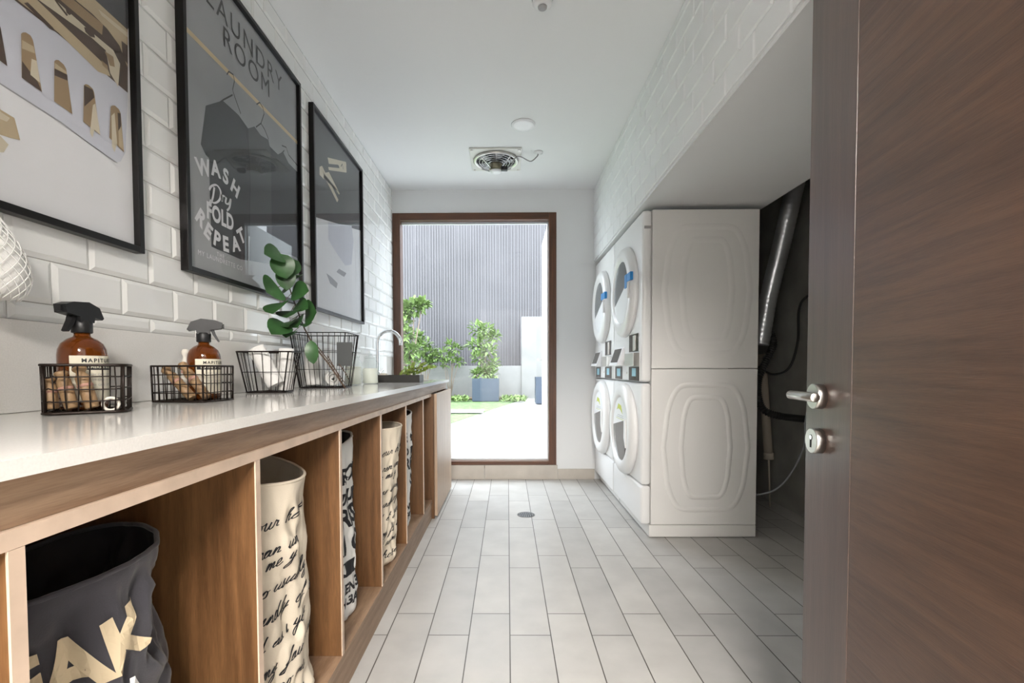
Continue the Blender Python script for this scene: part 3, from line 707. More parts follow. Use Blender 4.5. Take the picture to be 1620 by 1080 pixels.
# ------------------------------------------------------------------ wire baskets
def lp(L, W, z, r=.02, n=5, sx=0, ):
    """rounded rectangle loop"""
    out = []
    for (cx, cy, a0) in ((L / 2 - r, W / 2 - r, 0), (-L / 2 + r, W / 2 - r, 90), (-L / 2 + r, -W / 2 + r, 180), (L / 2 - r, -W / 2 + r, 270)):
        for k in range(n + 1):
            a = math.radians(a0 + 90 * k / n); out.append((cx + r * math.cos(a), cy + r * math.sin(a), z))
    return out
def basket(label, loc, rz, top, bot, h, nu, nv, nh, wr, fr, mat_, jitter=0, rads=.02, group=None, double=False):
    """top, bot: (length, width); uprights nu along the length, nv along the width; nh hoops"""
    root = thing('wire_basket', label, 'basket', loc, rz, group or 'wire baskets on the worktop')
    rr = random.Random(int(h * 1000) + nu)
    z0 = fr + .0008
    m = MB(); m.tube(lp(*top, h, rads), fr, 8, closed=True); m.tube(lp(*bot, z0, rads * .9), fr, 8, closed=True)
    for sx in (-1, 1):
        for sy in (-1, 1):
            m.tube([(sx * (top[0] / 2 - rads * .3), sy * (top[1] / 2 - rads * .3), h), (sx * (bot[0] / 2 - rads * .3), sy * (bot[1] / 2 - rads * .3), z0)], fr, 8)
    m.build('frame', mat_, root, local=True)
    w = MB()
    J = lambda: rr.uniform(-jitter, jitter)
    for i in range(nh):
        t = (i + 1) / (nh + 1); L = bot[0] + (top[0] - bot[0]) * t; Wd = bot[1] + (top[1] - bot[1]) * t
        w.tube([(x, y, z + J()) for x, y, z in lp(L, Wd, z0 + (h - z0) * t, rads)], wr, 6, closed=True)
    for i in range(nu):
        t = (i + 1) / (nu + 1) - .5
        for sy in (-1, 1):
            w.tube([(t * top[0], sy * top[1] / 2, h), (t * (top[0] + bot[0]) / 2 + J(), sy * (top[1] + bot[1]) / 4, h / 2), (t * bot[0] + J(), sy * bot[1] / 2, z0)], wr, 6)
        w.tube([(t * bot[0], -bot[1] / 2, z0), (t * bot[0], bot[1] / 2, z0)], wr, 5)
    for i in range(nv):
        t = (i + 1) / (nv + 1) - .5
        for sx in (-1, 1):
            w.tube([(sx * top[0] / 2, t * top[1], h), (sx * (top[0] + bot[0]) / 4, t * (top[1] + bot[1]) / 2 + J(), h / 2), (sx * bot[0] / 2, t * bot[1] + J(), z0)], wr, 6)
        w.tube([(-bot[0] / 2, t * bot[1], z0), (bot[0] / 2, t * bot[1], z0)], wr, 5)
    w.build('wire_mesh', mat_, root, local=True)
    return root
B1 = (-.888, 1.0); B2 = (-.890, 1.34)
basket('small dark wire basket holding the nearer spray bottle', (*B1, ZT), math.radians(34), (.136, .116), (.133, .113), .10, 6, 5, 3, .0014, .0030, M_wire2, .002)
basket('small dark wire basket holding the second spray bottle and leaning pegs', (*B2, ZT), math.radians(-5), (.155, .128), (.152, .125), .10, 6, 8, 3, .0014, .0026, M_wire2, .002, rads=.008)
basket('low tapered wire basket of rolled towels between bottles and leafy branch', (-.922, 1.835, ZT), math.radians(3), (.205, .13), (.15, .10), .157, 5, 4, 1, .0014, .0030, M_wire, 0, rads=.025)
bk4 = basket('tall tapered wire basket with a slate tag behind the leafy branch', (-.893, 2.33, ZT), math.radians(2), (.275, .23), (.215, .16), .262, 9, 7, 2, .0015, .0026, M_wire, 0, rads=.03)
tg = MB(); p_ = at(546, 560, 2.215); tg.box(p_.x - .036, p_.x + .036, 2.206, 2.2095, p_.z - .055, p_.z + .055, bev=.001); tg.build('tag', M_slate, bk4, 'dark slate tag')

# spray bottles
def bottle(label, x, y, rz, head, z=ZT + .0042):
    HR = Matrix.Rotation(head - rz, 4, 'Z')
    r = thing('spray_bottle', label, 'spray bottle', (x, y, z), rz, 'amber spray bottles')
    MB().lathe([(.034, 0), (.0405, .003), (.0425, .010), (.0425, .118), (.041, .130), (.036, .142), (.026, .152), (.016, .157), (.014, .160), (.014, .172)], 40).build('bottle', M_amber, r, local=True)
    MB().lathe([(.0385, .004), (.0388, .085), (.0386, .086)], 32).build('liquid', mat('amber liquid', (.16, .05, .006), .15) if 'amber liquid' not in bpy.data.materials else bpy.data.materials['amber liquid'], r, local=True)
    # label wraps 150 degrees of the front
    lm = MB(); R_ = .0431; n = 24; a0, a1 = math.radians(-150), math.radians(-10)
    C = lambda a, h, o=0: Vector(((R_ + o) * math.cos(a), (R_ + o) * math.sin(a), h))
    def band(z0, z1, o, mi, s0=a0, s1=a1):
        vs = [C(s0 + (s1 - s0) * i / n, h, o) for h in (z0, z1) for i in range(n + 1)]
        lm.add(vs, [(i, i + 1, n + 2 + i, n + 1 + i) for i in range(n)], mi, True)
    band(.018, .116, 0, 0); band(.086, .098, .0003, 1, a0 + .1, a1 - .1)
    fn = lambda u, v: C(u / R_ + (a0 + a1) / 2, v, .0006)
    put_text(lm, 'MAPITURE', .0115, fn, bold=.0003, spacing=1.3, cv=.1055, step=.004, mi=1)
    put_text(lm, 'LEATHERS & SUEDE', .0078, fn, bold=.0002, spacing=1.15, cv=.092, step=.004, mi=0)
    for q in range(4): put_text(lm, 'WASH  CARE  SOFT', .006, fn, cv=.076 - .011 * q, step=.006, mi=2)
    lm.build('label', [M_paper, M_ink, M_grey_pl], r, local=True)
    h = MB(); h.lathe([(.017, .165), (.0185, .167), (.0185, .19), (.0165, .192)], 24)
    h.build('collar', M_black, r, local=True)
    # trigger head: along local x
    h = MB(); h.prism([(-.016, .188), (.016, .188), (.017, .200), (.046, .205), (.048, .222), (.03, .229), (-.005, .232), (-.030, .222), (-.040, .200), (-.036, .196), (-.018, .200)], 'Y', -.014, .014)
    h.box(.046, .052, -.006, .006, .207, .219); h.v = [HR @ v for v in h.v]
    h.build('spray_head', M_black, r, local=True)
    t = MB(); t.prism([(.016, .203), (.026, .205), (.030, .190), (.040, .168), (.036, .166), (.024, .184)], 'Y', -.007, .007); t.v = [HR @ v for v in t.v]; t.build('trigger', M_black, r, local=True)
    return r
bottle('amber spray bottle in the wire basket nearest the doorway', -.918, 1.020, math.radians(72), math.radians(-92))
bottle('amber spray bottle in the second wire basket, trigger towards the window', -.880, 1.372, math.radians(62), math.radians(30))

# dolly pegs, rolls
def dolly(label, base, tip, r, mat_, group='wooden pegs in the small wire baskets'):
    base, tip = Vector(base), Vector(tip); t = thing('dolly_peg', label, 'clothes peg', base, 0, group)
    d = tip - base; q = d.to_track_quat('Z', 'Y').to_matrix().to_4x4(); L = d.length
    b = MB(); b.lathe([(r * .75, 0), (r * .95, .002), (r, L * .3), (r, L * .74), (r * .62, L * .82), (r * .62, L * .85), (r * .95, L * .90), (r, L * .95), (r * .7, L * .99), (r * .3, L)], 20, q)
    b.build('peg_body', mat_, t, local=True)
    s = MB(); s.lathe([(r * 1.04, L * .5), (r * 1.09, L * .51), (r * 1.09, L * .56), (r * 1.04, L * .57)], 20, q); s.build('twine', M_twine, t, local=True)
    return t
zb = ZT + .012
def bl(c, rz, x, y, z): a = math.radians(rz); return (c[0] + x * math.cos(a) - y * math.sin(a), c[1] + x * math.sin(a) + y * math.cos(a), z)
dolly('leftmost short wooden peg in the nearest wire basket', bl(B1, 34, -.052, -.038, zb), bl(B1, 34, -.058, -.030, ZT + .075), .0115, M_peg)
dolly('middle wooden peg leaning in front of the nearest spray bottle', bl(B1, 34, -.022, -.042, zb), bl(B1, 34, -.040, -.030, ZT + .088), .0120, M_peg)
dolly('longest wooden peg leaning in front of the nearest spray bottle', bl(B1, 34, .010, -.042, zb), bl(B1, 34, -.012, -.030, ZT + .098), .0125, M_peg)
dolly('front wooden peg leaning left in the second wire basket', bl(B2, -5, .030, -.044, zb), bl(B2, -5, -.055, -.040, ZT + .095), .0125, M_peg)
dolly('rear wooden peg leaning left in the second wire basket', bl(B2, -5, .060, -.026, zb), bl(B2, -5, -.022, -.020, ZT + .108), .0125, M_peg)
dolly('pale round headed peg standing at the left of the second wire basket', bl(B2, -5, -.052, .030, zb - .004), bl(B2, -5, -.052, .034, ZT + .150), .0095, M_pegw)
# small white ring beside the pegs
rg = MB(); c_ = Vector(bl(B1, 34, .040, -.048, ZT + .019)); ax = Matrix.Rotation(math.radians(34), 4, 'Z')
rg.tube([c_ + ax @ Vector((.013 * math.cos(2 * PI * k / 20), 0, .013 * math.sin(2 * PI * k / 20))) for k in range(20)], .0032, 8, closed=True)
tag(rg.build('curtain_ring', M_pegw), 'small whitewashed wooden ring in the nearest wire basket', 'ring')

# rolled towels
def towel(label, base, tip, R_):
    base, tip = Vector(base), Vector(tip); d = tip - base; L = d.length; q = d.to_track_quat('Z', 'Y').to_matrix().to_4x4()
    turns = 3.2; n = 110; vs = []; fs = []; th = R_ / turns * .82
    def C(t, o): a = 2 * PI * turns * t; r = .006 + (R_ - .006) * t + o; return r * math.cos(a), r * math.sin(a)
    zs = [0, .004, .012] + [L * k / 8 for k in range(1, 8)] + [L - .012, L - .004, L]
    for zi, z in enumerate(zs):
        e = {0: .6, 1: .88, len(zs) - 1: .6, len(zs) - 2: .88}.get(zi, 1)
        for i in range(n + 1):
            t = i / n
            for sg in (-.5, .5):
                x, y = C(t, sg * th * e); w = .0015 * math.sin(z * 60 + t * 9)
                vs.append(q @ Vector((x + w, y + w, z)))
    N = 2 * (n + 1)
    for zi in range(len(zs) - 1):
        for i in range(n):
            for sg in (0, 1):
                a = zi * N + 2 * i + sg; fs.append((a, a + 2, a + 2 + N, a + N))
        for i in (0, n): a = zi * N + 2 * i; fs.append((a, a + 1, a + 1 + N, a + N))
    for zi in (0, len(zs) - 1):
        for i in range(n): a = zi * N + 2 * i; fs.append((a, a + 1, a + 3, a + 2))
    b = MB(); b.add([v + base for v in vs], fs, 0, True)
    o = b.build('rolled_towel', M_towel); tag(o, label, 'towel', 'rolled white towels in the wire baskets'); return o
towel('rolled white towel leaning to the left in the low tapered basket', (-.890, 1.822, ZT + .030), (-.962, 1.818, ZT + .172), .032)
towel('rolled white towel standing at the back right of the low tapered basket', (-.872, 1.86, ZT + .008), (-.868, 1.862, ZT + .172), .026)
towel('rolled white towel standing at the left of the tall wire basket', (-.945, 2.32, ZT + .012), (-.958, 2.33, ZT + .185), .040)
towel('rolled white towel lying low across the middle of the tall wire basket', (-.835, 2.275, ZT + .045), (-.885, 2.375, ZT + .050), .034)

# jars
def jar(label, x, y, fill):
    r = thing('glass_jar', label, 'jar', (x, y, ZT), 0, 'glass storage jars')
    MB().lathe([(.040, .0005), (.046, .003), (.048, .01), (.048, .120), (.045, .132), (.034, .144), (.032, .150), (.034, .153), (.034, .158)], 36).build('jar_body', M_jarglass, r, local=True)
    MB().lathe([(.040, .004), (.0455, .008), (.0455, fill - .003), (.040, fill)], 32).build('contents', M_salt, r, local=True)
    MB().lathe([(.035, .158), (.036, .160), (.036, .166), (.030, .170), (.012, .172), (.010, .178), (.013, .184), (.010, .190)], 30).build('stopper', M_jarglass, r, local=True)
jar('glass jar of white powder just behind the tall wire basket', -.885, 2.72, .105)
jar('glass jar of white powder standing between the tall basket and the black tray', -.846, 2.92, .095)

# tray with sprigs and a soap
T0 = Vector((-.735, 3.24, ZT)); tr = thing('tray', 'shallow black tray of green sprigs in front of the tap', 'tray', T0)
m = MB(); L, Wd, h = .295, .15, .05
m.box(-L / 2, L / 2, -Wd / 2, Wd / 2, 0, .006, bev=.001)
for a in ((-L / 2, L / 2, -Wd / 2, -Wd / 2 + .006), (-L / 2, L / 2, Wd / 2 - .006, Wd / 2), (-L / 2, -L / 2 + .006, -Wd / 2 + .006, Wd / 2 - .006), (L / 2 - .006, L / 2, -Wd / 2 + .006, Wd / 2 - .006)): m.box(*a, .006, h)
m.build('tray_body', M_tray, tr, local=True)
tag(MB().box(T0.x - .13, T0.x - .085, 3.20, 3.27, ZT + .007, ZT + .063, bev=.004).build('soap_bar', M_pegw), 'beige soap bar standing at the left end of the black tray', 'soap')
M_drain = mat('dull drain steel', (.18, .18, .18), .45, .8)
M_sprig = mat('yellow green sprig', (.22, .30, .06), .5, noise_col=(40, .5, (1, 1, 1)))
def leaf(mb, p, d, up, L, w, fold=.25, mi=0, curl=.1):
    d = d.normalized(); side = d.cross(up).normalized(); n = side.cross(d).normalized(); vs = []; N = 7
    for i in range(N + 1):
        t = i / N; ww = w * (math.sin(PI * (t ** .9)) ** .58 if 0 < t < 1 else 0.02) / 2
        c = p + d * (L * t) + n * (curl * L * math.sin(PI * t))
        vs += [c - side * ww + n * (fold * ww), c, c + side * ww + n * (fold * ww)]
    fs = []
    for i in range(N): a = 3 * i; fs += [(a, a + 1, a + 4, a + 3), (a + 1, a + 2, a + 5, a + 4)]
    mb.add(vs, fs, mi, True)
rr = random.Random(11)
for k in range(3):
    b0 = Vector((T0.x - .03 + .03 * k, 3.22 + .03 * k, ZT + .012)); b1 = b0 + Vector((.13 + .02 * k, -.02, .085 + .015 * (k == 1)))
    s = thing('green_sprig', ('lowest green sprig lying in the black tray', 'tallest green sprig leaning out of the black tray', 'rear green sprig leaning over the tray edge')[k], 'sprig', b0, 0, 'sprigs in the black tray')
    st = MB(); st.tube([b0, (b0 + b1) / 2 + Vector((0, 0, .012)), b1], .0018, 6); st.build('stem', M_stem, s)
    lf = MB()
    for i in range(16):
        t = .25 + .75 * i / 15; q = b0.lerp(b1, t) + Vector((0, 0, .01 * math.sin(PI * t)))
        leaf(lf, q, Vector((rr.uniform(.1, 1), rr.uniform(-.8, .8), rr.uniform(0, .9))), Vector((rr.uniform(-.5, .5), -1, rr.uniform(-.2, .8))), rr.uniform(.035, .055), .017)
    lf.build('leaves', M_sprig, s)

# eucalyptus branch leaning on the tall basket
foot = Vector((-.735, 2.145, ZT + .004))
br = thing('eucalyptus_branch', 'leafy green eucalyptus branch leaning against the tall wire basket', 'branch', foot)
path = [foot, at(520, 575, 2.14), at(495, 545, 2.135), at(482, 520, 2.12), at(470, 490, 2.08), at(458, 455, 2.03), at(447, 425, 1.98), at(440, 405, 1.95)]
pp = []; 
for i in range(len(path) - 1):
    for k in range(4): pp.append(path[i].lerp(path[i + 1], k / 4))
pp.append(path[-1])
st = MB(); st.tube(pp, .003, 7, rs=[.0042 - .0026 * i / len(pp) for i in range(len(pp))])
for (x0, y0, x1, y1) in ((552, 600, 536, 575), (540, 604, 518, 562), (545, 605, 500, 545)):
    st.tube([at(x0, y0, 2.14), at((x0 + x1) / 2 + 1, (y0 + y1) / 2, 2.13), at(x1, y1, 2.125)], .0022, 6)
st.build('stem', M_stem, br)
LV = [(433, 404, 17, 16, -.3, 1.93), (447, 421, 16, 18, -1.3, 1.96), (460, 424, 12, 18, -1.1, 2.02), (452, 440, 13, 17, -1.5, 2.0), (431, 458, 21, 11, .1, 1.95), (456, 455, 14, 18, -1.2, 2.05),
      (475, 462, 15, 17, .8, 2.02), (440, 487, 20, 18, -.3, 1.93), (457, 497, 17, 12, -.5, 1.98), (478, 485, 12, 20, 1.2, 2.02), (492, 495, 18, 12, 0, 2.05), (441, 520, 17, 20, .1, 1.94),
      (460, 512, 13, 16, -1.3, 1.97), (472, 510, 13, 18, -1.0, 2.02), (481, 515, 11, 17, -1.2, 2.06), (459, 529, 10, 14, -1.6, 1.98), (494, 557, 9, 17, -1.5, 2.1), (467, 440, 11, 15, 1.0, 2.08)]
rr = random.Random(5)
for (x, y, w, h, ang, Yd) in LV:
    c = at(x, y, Yd); sc = Yd / F_PX; L = h * 2 * sc * 1.12; wd = w * 2 * sc * 1.15
    near = min(pp, key=lambda q: (q - c).length)
    d = (c - near); d = Vector((math.cos(ang), rr.uniform(-.15, .15), math.sin(ang))) if d.length < .02 else d.normalized()
    if y > 550: d = Vector((.1, 0, -1))
    up_ = Vector((rr.uniform(-.2, .5), -1, rr.uniform(0, .5)))
    lf = MB(); leaf(lf, c - d * L * .5, d, up_, L, wd, .18, 0, .08); 
    lf.tube([near, c - d * L * .45], .0012, 5, mi=1); lf.build('leaf', [M_leaf, M_stem], br)

# net bag hanging at the left edge
nb = thing('net_bag', 'white cotton net bag hanging on the tiled wall under the peg poster', 'bag', (-.985, .90, 1.155))
m = MB(); cN = (-.985, .90)
def nr(t): return .056 * (math.sin(PI * min(1, .08 + t * .92) ** .62) ** .8) + .003
for s in (-1, 1):
    for k in range(18):
        m.tube([(cN[0] + nr(t) * math.cos(2 * PI * k / 18 + s * t * 2.6), cN[1] + nr(t) * math.sin(2 * PI * k / 18 + s * t * 2.6), 1.155 + .175 * t) for t in [i / 16 for i in range(17)]], .0010, 5)
m.build('net', M_net, nb)
MB().lathe([(nr(t) - .005 if nr(t) > .01 else .003, 1.158 + .17 * t) for t in [i / 14 for i in range(14)]], 24, Matrix.Translation((*cN, 0))).build('cotton_filling', M_towel, nb)
MB().tube([(*cN, 1.325), (-.995, .90, 1.335), (-1.02, .90, 1.333)], .002, 6).build('cord', M_net, nb)
MB().tube([(XL + .0, .90, 1.33), (-1.02, .90, 1.328), (-1.015, .90, 1.336)], .0025, 8).build('hook', M_steel, nb)

# ------------------------------------------------------------------ stacked laundry machines
UW = .75
def machine(y0, label, first=True):
    X0 = .80
    r = thing('stacked_washer_dryer', label, 'laundry machine', (X0 + .35, y0 + UW / 2, 0), 0, 'stacked washer dryers in the recess')
    ya, yb = y0 + .002, y0 + UW - .002
    b = MB(); b.box(X0 + .06, X0 + .69, ya, yb, .078, 1.0155, bev=.004); b.box(X0 + .06, X0 + .69, ya, yb, 1.0185, 1.957, bev=.004)
    b.build('cabinet_body', M_white_side, r)
    b = MB(); b.box(X0 + .05, X0 + .69, ya, yb, .004, .0755, bev=.003); b.build('plinth', M_white_side, r)
    b = MB()
    for zz in ((.078, .312, .018), (.316, .930, .02), (.938, 1.955, .02)):
        b.box(X0, X0 + .0595, ya, yb, zz[0], zz[1], bev=zz[2])
    b.build('front_panel', M_white, r)
    # pressed ridges of the near side
    b = MB()
    def ring(cx, cz, hw, hh, bulge, rad, wdt, hgt):
        pts = []; N = 72
        for i in range(N):
            a = 2 * PI * i / N; c, s = math.cos(a), math.sin(a); e = .24
            x = hw * math.copysign(abs(c) ** e, c); z = hh * math.copysign(abs(s) ** e, s)
            x *= 1 + bulge * (1 - (z / hh) ** 2) - bulge * .5
            pts.append((cx + x, cz + z))
        prof = [(-1, 0), (-.6, .55), (-.2, .95), (.2, .95), (.6, .55), (1, 0)]
        vs = []; n = len(pts)
        for i in range(n):
            a_, b_ = pts[i - 1], pts[(i + 1) % n]; dx, dz = b_[0] - a_[0], b_[1] - a_[1]; l_ = math.hypot(dx, dz)
            for (o, hh_) in prof: vs.append((pts[i][0] + dz / l_ * o * wdt, ya + .0004 - hh_ * hgt, pts[i][1] - dx / l_ * o * wdt))
        k = len(prof); fs = []
        for i in range(n):
            for j in range(k - 1): fs.append((i * k + j, i * k + j + 1, ((i + 1) % n) * k + j + 1, ((i + 1) % n) * k + j))
        b.add(vs, fs, 0, True)
    cx = X0 + .385
    if first:
        ring(cx, .545, .215, .375, .35, .1, .017, .0055); ring(cx, .545, .125, .30, .35, .1, .017, .0055)
        ring(cx, 1.48, .215, .375, .35, .1, .022, .0022); ring(cx, 1.48, .125, .30, .35, .1, .022, .0022)
        b.build('side_pressing', M_white_side, r)
        hb = MB(); hb.box(X0 + .01, X0 + .05, ya - .003, ya, 1.845, 1.862, bev=.001); hb.build('hinge_cap', M_grey_pl, r)
    yc = (ya + yb) / 2
    rx = lambda z: Matrix.Translation((X0, yc, z)) @ Matrix.Rotation(math.radians(-90), 4, 'Y')
    def disc(mb, zc, rad, depth, slope, keep, mi, cut=0):
        """part of a disc facing the room, above or below a sloping line"""
        bm = bmesh.new(); bmesh.ops.create_circle(bm, cap_ends=True, segments=48, radius=rad)
        bmesh.ops.bisect_plane(bm, geom=bm.verts[:] + bm.edges[:] + bm.faces[:], plane_co=(cut, 0, 0), plane_no=(keep, slope * keep, 0), clear_inner=True)
        bm.verts.index_update(); vs = [v.co.copy() for v in bm.verts]; fs = [[v.index for v in f.verts] for f in bm.faces]; bm.free()
        # local x -> up, local y -> along the room
        mb.add([(X0 - depth, yc + v.y, zc + v.x) for v in vs], fs, mi)
    # dryer door
    dz = 1.525
    d = MB(); d.lathe([(.297, 0), (.297, .018), (.285, .036), (.262, .048), (.235, .050), (.215, .046), (.205, .034), (.20, .032)], 64, rx(dz)); dr = d.build('dryer_door', M_white, r)
    d = MB(); disc(d, dz, .203, .036, .35, 1, 0, -.01); disc(d, dz, .203, .0362, .35, -1, 1, -.01); d.build('door_glass', [M_greyglass, M_plastic_w], dr)
    t = MB(); t.box(X0 - .053, X0 - .034, yc - .30, yc - .19, dz + .035, dz + .085, bev=.002); t.box(X0 - .0545, X0 - .05, yc - .215, yc - .165, dz + (.0 if first else .035), dz + .085, bev=.001); t.build('tape', M_blue, dr, 'blue tape')
    hd = MB(); hd.box(X0 - .060, X0 - .048, yc - .262, yc - .246, dz - .07, dz + .03, bev=.004); hd.build('handle', M_white, dr)
    # washer door
    dz = .615
    d = MB(); d.lathe([(.305, 0), (.305, .018), (.292, .038), (.268, .050), (.238, .052), (.222, .046), (.214, .034), (.21, .032)], 64, rx(dz)); dr = d.build('washer_door', M_white, r)
    d = MB(); disc(d, dz, .212, .036, .18, -1, 0, .045); d.build('door_glass', M_dkglass, dr)
    d = MB(); disc(d, dz, .212, .0365, .18, 1, 0, .045)
    d.prism([(yc - .02, dz + .155), (yc + .06, dz + .165), (yc + .10, dz + .12), (yc + .06, dz + .132), (yc + .0, dz + .125), (yc - .06, dz + .10)], 'X', X0 - .0375, X0 - .0370, 1)
    for q in range(3): d.box(X0 - .0375, X0 - .037, yc - .10 + .01 * q, yc + .12 - .02 * q, dz + .062 + .012 * q + .0, dz + .065 + .012 * q, 2 if q else 1)
    d.build('label_sheet', [M_plastic_w, M_green_ink, M_grey_pl], dr, 'white instruction sheet with green print')
    hd = MB(); hd.prism([(yc - .215, dz + .085), (yc - .175, dz + .075), (yc - .175, dz - .04), (yc - .215, dz - .10)], 'X', X0 - .058, X0 - .040); hd.build('handle', M_white, dr)
    hd = MB(); hd.prism([(yc - .175, dz + .07), (yc - .155, dz + .06), (yc - .155, dz - .05), (yc - .175, dz - .035)], 'X', X0 - .05, X0 - .037); hd.build('latch', M_black, dr)
    # control panel band
    c = MB(); c.box(X0 - .004, X0 + .001, ya + .03, yb - .03, .945, 1.215, bev=.002); cp = c.build('control_panel', M_white, r)
    def pl(name, y_a, y_b, z_a, z_b, d0, mt, bev=.001): MB().box(X0 - .004 - d0, X0 - .0035, ya + y_a, ya + y_b, z_a, z_b, bev=bev).build(name, mt, cp)
    pl('coin_slot_plate', .06, .27, 1.125, 1.235, .003, M_screen); pl('coin_slot', .12, .17, 1.13, 1.225, .006, M_steel)
    pl('coin_box', .045, .26, 1.035, 1.115, .035, M_steel, .003)
    pl('coin_door', .04, .27, .943, 1.03, .004, M_screen); pl('coin_sticker', .10, .19, .97, 1.022, .0055, M_cyan)
    pl('cycle_display', .46, .66, .945, 1.033, .004, M_screen); pl('cycle_sticker', .50, .60, .965, 1.02, .0055, M_cyan)
    sx = MB(); sx.prism([(X0 - .004, 1.04), (X0 - .055, 1.04), (X0 - .050, 1.055), (X0 - .012, 1.165), (X0 - .004, 1.165)], 'Y', ya + .40, ya + .66); hs = sx.build('display_housing', M_plastic_w, cp)
    sx = MB(); o = .0012; sx.add([(X0 - .047 - o, ya + .425, 1.062), (X0 - .047 - o, ya + .64, 1.062), (X0 - .015 - o, ya + .64, 1.156), (X0 - .015 - o, ya + .425, 1.156)], [(0, 1, 2, 3)], 0); sx.build('display', M_screen, hs)
    sx = MB(); sx.lathe([(.008, 0), (.008, .003), (.006, .004)], 16, Matrix.Translation((X0 - .004, ya + .33, .99)) @ Matrix.Rotation(math.radians(-90), 4, 'Y')); sx.build('lock', M_steel, cp)
    return r
machine(2.84, 'white stacked washer and dryer nearer the doorway, its side panel showing')
machine(3.60, 'white stacked washer and dryer farther in, against the window wall', False)

# duct, hoses, pipe and cable behind the machines
def spline(pts, n=8):
    P_ = [pts[0]] + list(pts) + [pts[-1]]; out = []
    for i in range(1, len(P_) - 2):
        p0, p1, p2, p3 = map(Vector, P_[i - 1:i + 3])
        for k in range(n):
            t = k / n; out.append(.5 * (2 * p1 + (p2 - p0) * t + (2 * p0 - 5 * p1 + 4 * p2 - p3) * t * t + (3 * p1 - p0 - 3 * p2 + p3) * t ** 3))
    out.append(Vector(pts[-1])); return out
def ribbed(mb, pts, r, pitch, depth, seg=16):
    pts = spline(pts, 40); L = 0; acc = [0]
    for i in range(1, len(pts)): L += (pts[i] - pts[i - 1]).length; acc.append(L)
    mb.tube(pts, r, seg, rs=[r + depth * math.sin(2 * PI * a / pitch) for a in acc])
m = MB(); ribbed(m, [at(1203, 545, 3.0), at(1216, 470, 3.0), at(1238, 380, 2.95), at(1262, 275, 2.9), (1.80, 2.88, 2.45), (1.81, 2.9, 2.646)], .05, .03, .0008, 20)
tag(m.build('exhaust_duct', M_galv), 'silver exhaust duct rising behind the machines into the dark recess', 'duct')
m = MB(); m.tube([at(1205, 560, 3.35), at(1216, 724, 3.35)], .028, 16); m.tube([at(1216, 716, 3.35), at(1216, 726, 3.35)], .033, 16)
m.tube([at(1216, 724, 3.35), at(1216, 724, 3.35) + Vector((.10, .15, -.43))], .006, 8)
tag(m.build('drain_pipe', M_pvc), 'beige upright drain pipe beside the silver duct', 'pipe')
m = MB(); ribbed(m, [at(1216, 520, 3.05), at(1223, 545, 3.0), at(1210, 575, 2.98), at(1199, 605, 2.98), at(1203, 640, 2.95), at(1225, 656, 2.92), at(1290, 664, 2.9), (1.95, 2.6, .72)], .021, .014, .003, 12)
tag(m.build('black_hose', M_rubber), 'thick black ribbed hose looping out behind the machines', 'hose')
m = MB(); m.tube(spline([(2.015, 2.95, 1.55), at(1278, 468, 2.95), at(1264, 490, 3.0), at(1262, 540, 3.05), at(1248, 582, 3.1), at(1222, 592, 3.1), at(1200, 580, 3.1)]), .0075, 8)
tag(m.build('power_cable', M_rubber), 'thin black cable curving down the dark recess wall', 'cable')
m = MB(); m.tube(spline([(2.018, 2.6, 1.0), at(1285, 640, 2.8), at(1272, 705, 2.9), at(1250, 750, 3.0), at(1225, 775, 3.05), at(1196, 783, 3.1)]), .006, 8)
tag(m.build('clear_hose', M_clear), 'thin clear hose drooping low behind the machines', 'hose')

# ------------------------------------------------------------------ ceiling fittings
M_plate = mat('cream fan plate', (.70, .70, .66), .4)
fan = thing('exhaust_fan', 'square ceiling exhaust fan with a round guard and hanging motor', 'fan', (-.085, 3.74, ZC), 0)
m = MB(); m.box(-.28, .11, 3.545, 3.935, ZC - .012, ZC - .0005, bev=.002); m.build('mounting_plate', M_plate, fan)
Tm = Matrix.Translation((-.085, 3.74, 0))
m = MB(); m.lathe([(.172, ZC - .0125), (.176, ZC - .022), (.168, ZC - .03), (.155, ZC - .028), (.150, ZC - .0125)], 48, Tm, caps=False); m.build('ring', M_steel, fan)
m = MB(); m.lathe([(.150, ZC - .0126), (.148, ZC - .0128)], 48, Tm); m.build('housing', M_ink, fan)
for k in range(5):
    m = MB(); a = 2 * PI * k / 5; pts = []
    for (r_, da) in ((.05, -.25), (.145, -.32), (.147, .25), (.05, .35)): pts.append((r_ * math.cos(a + da) - .085, r_ * math.sin(a + da) + 3.74))
    m.add([(x, y, ZC - .0140 - .006 * (i in (0, 1))) for i, (x, y) in enumerate(pts)] + [(x, y, ZC - .0152 - .006 * (i in (0, 1))) for i, (x, y) in enumerate(pts)], [(0, 1, 2, 3), (4, 5, 6, 7), (0, 1, 5, 4), (1, 2, 6, 5), (2, 3, 7, 6), (3, 0, 4, 7)]); m.build('blade', M_grey_pl, fan)
m = MB()
for k in range(5):
    rr_ = .06 + .023 * k; m.tube([(-.085 + rr_ * math.cos(2 * PI * i / 40), 3.74 + rr_ * math.sin(2 * PI * i / 40), ZC - .020 - .03 * (1 - rr_ / .16)) for i in range(40)], .0022, 5, closed=True)
for k in range(4):
    a = PI / 4 + k * PI / 2; m.tube([(-.085 + .165 * math.cos(a), 3.74 + .165 * math.sin(a), ZC - .026), (-.085 + .05 * math.cos(a), 3.74 + .05 * math.sin(a), ZC - .085)], .005, 6)
m.build('guard', M_chrome, fan)
m = MB(); m.lathe([(.045, ZC - .04), (.052, ZC - .045), (.052, ZC - .085), (.045, ZC - .092)], 28, Tm); mt_ = m.build('motor', mat('olive motor', (.30, .28, .20), .4, .4), fan)
